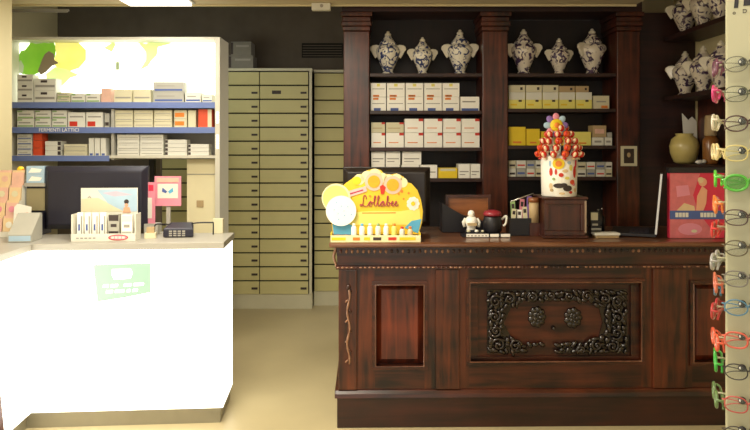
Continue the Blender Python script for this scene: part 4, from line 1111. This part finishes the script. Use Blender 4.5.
def glasses(label, m, thick, loc, rz, round_=2.2, lensm=None, group='spectacles on the eyewear rack'):
    t = thing('spectacles', label, 'spectacles', loc, rz, group)
    f = MB()
    def rim(cxx):
        P = []
        for k in range(28):
            a = 2*math.pi*k/28; c, s = math.cos(a), math.sin(a)
            P.append((cxx + .0215*math.copysign(abs(c)**(2/round_), c), 0, .0165*math.copysign(abs(s)**(2/round_), s)))
        return P
    f.tube(rim(-.0275), thick, m, 7, True); f.tube(rim(.0275), thick, m, 7, True)
    f.tube(smoothpath([(-.0065,0,.004),(0,-.001,.0085),(.0065,0,.004)], 4), thick*1.1, m, 7)
    f.build('frame', t)
    for s in (-1, 1):
        MB().prism([(p[0], p[2]) for p in rim(s*.0275)][::-1], -.0006, .0006, lensm or LENS).build('lens', t)
        P = smoothpath([(s*.049,0,.006),(s*.053,.004,.006),(s*.052,.011,.005),(s*.03,.014,.004),(-s*.03,.013 + (s+1)*.002,-.004),(-s*.05,.012 + (s+1)*.002,-.013)], 4)
        MB().tube(P, thick*.85, m, 7).build('temple', t)
    return t
LENS = lens_mat('clear_lens', 'c8d2c0', .03); LENSG = lens_mat('green_lens', '5ca03c', .5)
def fm(n, h): return mat(n, h, .3, var=.05, coat=.3)
front = [(38.5-2, None)]
fr_list = [(66,'grey wire',fm('wire_grey','6b6a58'),.0011), (95,'olive wire',fm('wire_olive','5c6148'),.0011), (124,'brown plastic',fm('brown_frame','4a2e2c'),.0016), (153,'pale yellow',fm('yellow_frame','cfc27e'),.0016),
           (182,'bright green',fm('green_frame','55b03a'),.0030), (216,'dark brown',fm('darkbrown_frame','4b3430'),.0014), (246,'olive brown',fm('olivebrown_frame','5b5238'),.0014), (276,'grey',fm('grey_frame','77736a'),.0016),
           (304,'steel blue',fm('blue_frame','4e7f9c'),.0016), (336,'coral red',fm('coral_frame','d0604c'),.0022), (367,'black',fm('black_frame','24201f'),.0013), (399,'rosy red',fm('rosy_frame','b8524a'),.0016), (428,'charcoal',fm('charcoal_frame','38302c'),.0013)]
mw = Matrix.Translation(rk.location) @ Matrix.Rotation(th, 4, 'Z')
for k, (py, col, m, thk) in enumerate(fr_list):
    z = rz_(py)
    p = mw @ Vector((.0475, -.024, z))
    glasses(f'{col} spectacles on the rack front, {"topmost" if k == 0 else ORD[k] + " from the top"}', m, thk, p, th + R(random.uniform(-2, 2)), 2.6 if k % 2 else 2.1, LENSG if col == 'bright green' else None)
    q = MB().tube([(.0475, 0, z + .0062), (.0475, -.034, z + .0062)], .0028, BLACK, 8)
    q.tube([(.031, 0, z + .007), (.031, -.0075, z + .007)], .0035, DFRAME, 8); q.ball((.0315, -.0095, z + .006), (.0085,.004,.0085), BLACK, 10); q.ball((.0275,-.0125,z + .006), (.002,.0015,.003), PURE, 8)  # small white ball paints a highlight on the dark peg end
    q.build('peg', rk)
sd_list = [(62,'plum',fm('plum_frame','6d3a55')), (92,'hot pink',fm('pink_frame','d2407c')), (121,'white',fm('white_frame','ded6c4')), (152,'cream',fm('cream_frame','d8c48e')), (181,'lime green',fm('lime_frame','5cc23c')), (207,'orange',fm('orange_frame','dd7a35')), (235,'scarlet',fm('scarlet_frame','cf3030')),
           (265,'silver grey',fm('silvergrey_frame','a5a3a0')), (293,'salmon',fm('salmon_frame','c86a50')), (303,'sky blue',fm('skyblue_frame','5a8fb5')), (321,'crimson',fm('crimson_frame','b83a3c')), (348,'red orange',fm('redorange_frame','d8583c')), (376,'vivid green',fm('vivid_frame','36a83c')), (406,'moss green',fm('moss_frame','5e7a48'))]
for k, (py, col, m) in enumerate(sd_list):
    z = rz_(py); yy = .062 + (.0 if k % 2 else .05)
    if col == 'sky blue': yy = .19
    p = mw @ Vector((-.021, yy, z))
    glasses(f'{col} child spectacles hung edge-on on the rack side', m, .0032, p, th - R(90) + R(random.uniform(-9, 9)), 2.1, None, 'spectacles on the rack side')
    q = MB().tube([(0, yy, z + .0052), (-.024, yy, z + .0052)], .0024, DFRAME, 8); q.build('peg', rk)

# ------------------------------------------------------------------ light, world, camera
w = bpy.data.worlds.new('shop_front_daylight'); SC.world = w; w.use_nodes = True
bg = w.node_tree.nodes['Background']; bg.inputs[0].default_value = lin('fff6ea'); bg.inputs[1].default_value = 1.45
def area(name, loc, size, energy, col, rot=(0,0,0), sy=None):
    l = bpy.data.lights.new(name, 'AREA'); l.energy = energy; l.color = lin(col)[:3]; l.size = size
    if sy: l.shape = 'RECTANGLE'; l.size_y = sy
    o = bpy.data.objects.new(name, l); COL.objects.link(o); o.location = loc; o.rotation_euler = rot
    return o
area('lamp_over_left', (-1.85, 1.45, 2.46), .7, 17, 'fff5e0', sy=.9)
area('lamp_over_middle', (0, .7, 2.46), .7, 14, 'fff5e0', sy=.8)
area('fill_over_gap', (-.65, 2.55, 2.46), .7, 60, 'fff5e0', sy=.9)  # added fill for the drawer cabinets behind the gap
area('lamp_over_shelf', (PX(162, 4.5), 4.11, 2.46), .4, 12, 'fffaf2', sy=.7)

cam = bpy.data.cameras.new('camera'); co = bpy.data.objects.new('camera', cam); COL.objects.link(co)
co.location = (0, 0, EYE); co.rotation_euler = (R(90), 0, 0)
cam.sensor_width = 36; cam.lens = 36 * F / 750; cam.shift_y = -(215 - HY) / 750; cam.clip_start = .05
SC.camera = co
SC.view_settings.view_transform = 'Standard'; SC.view_settings.look = 'None'; SC.view_settings.gamma = 1
SC.view_settings.use_curve_mapping = False; SC.view_settings.exposure = 0.0
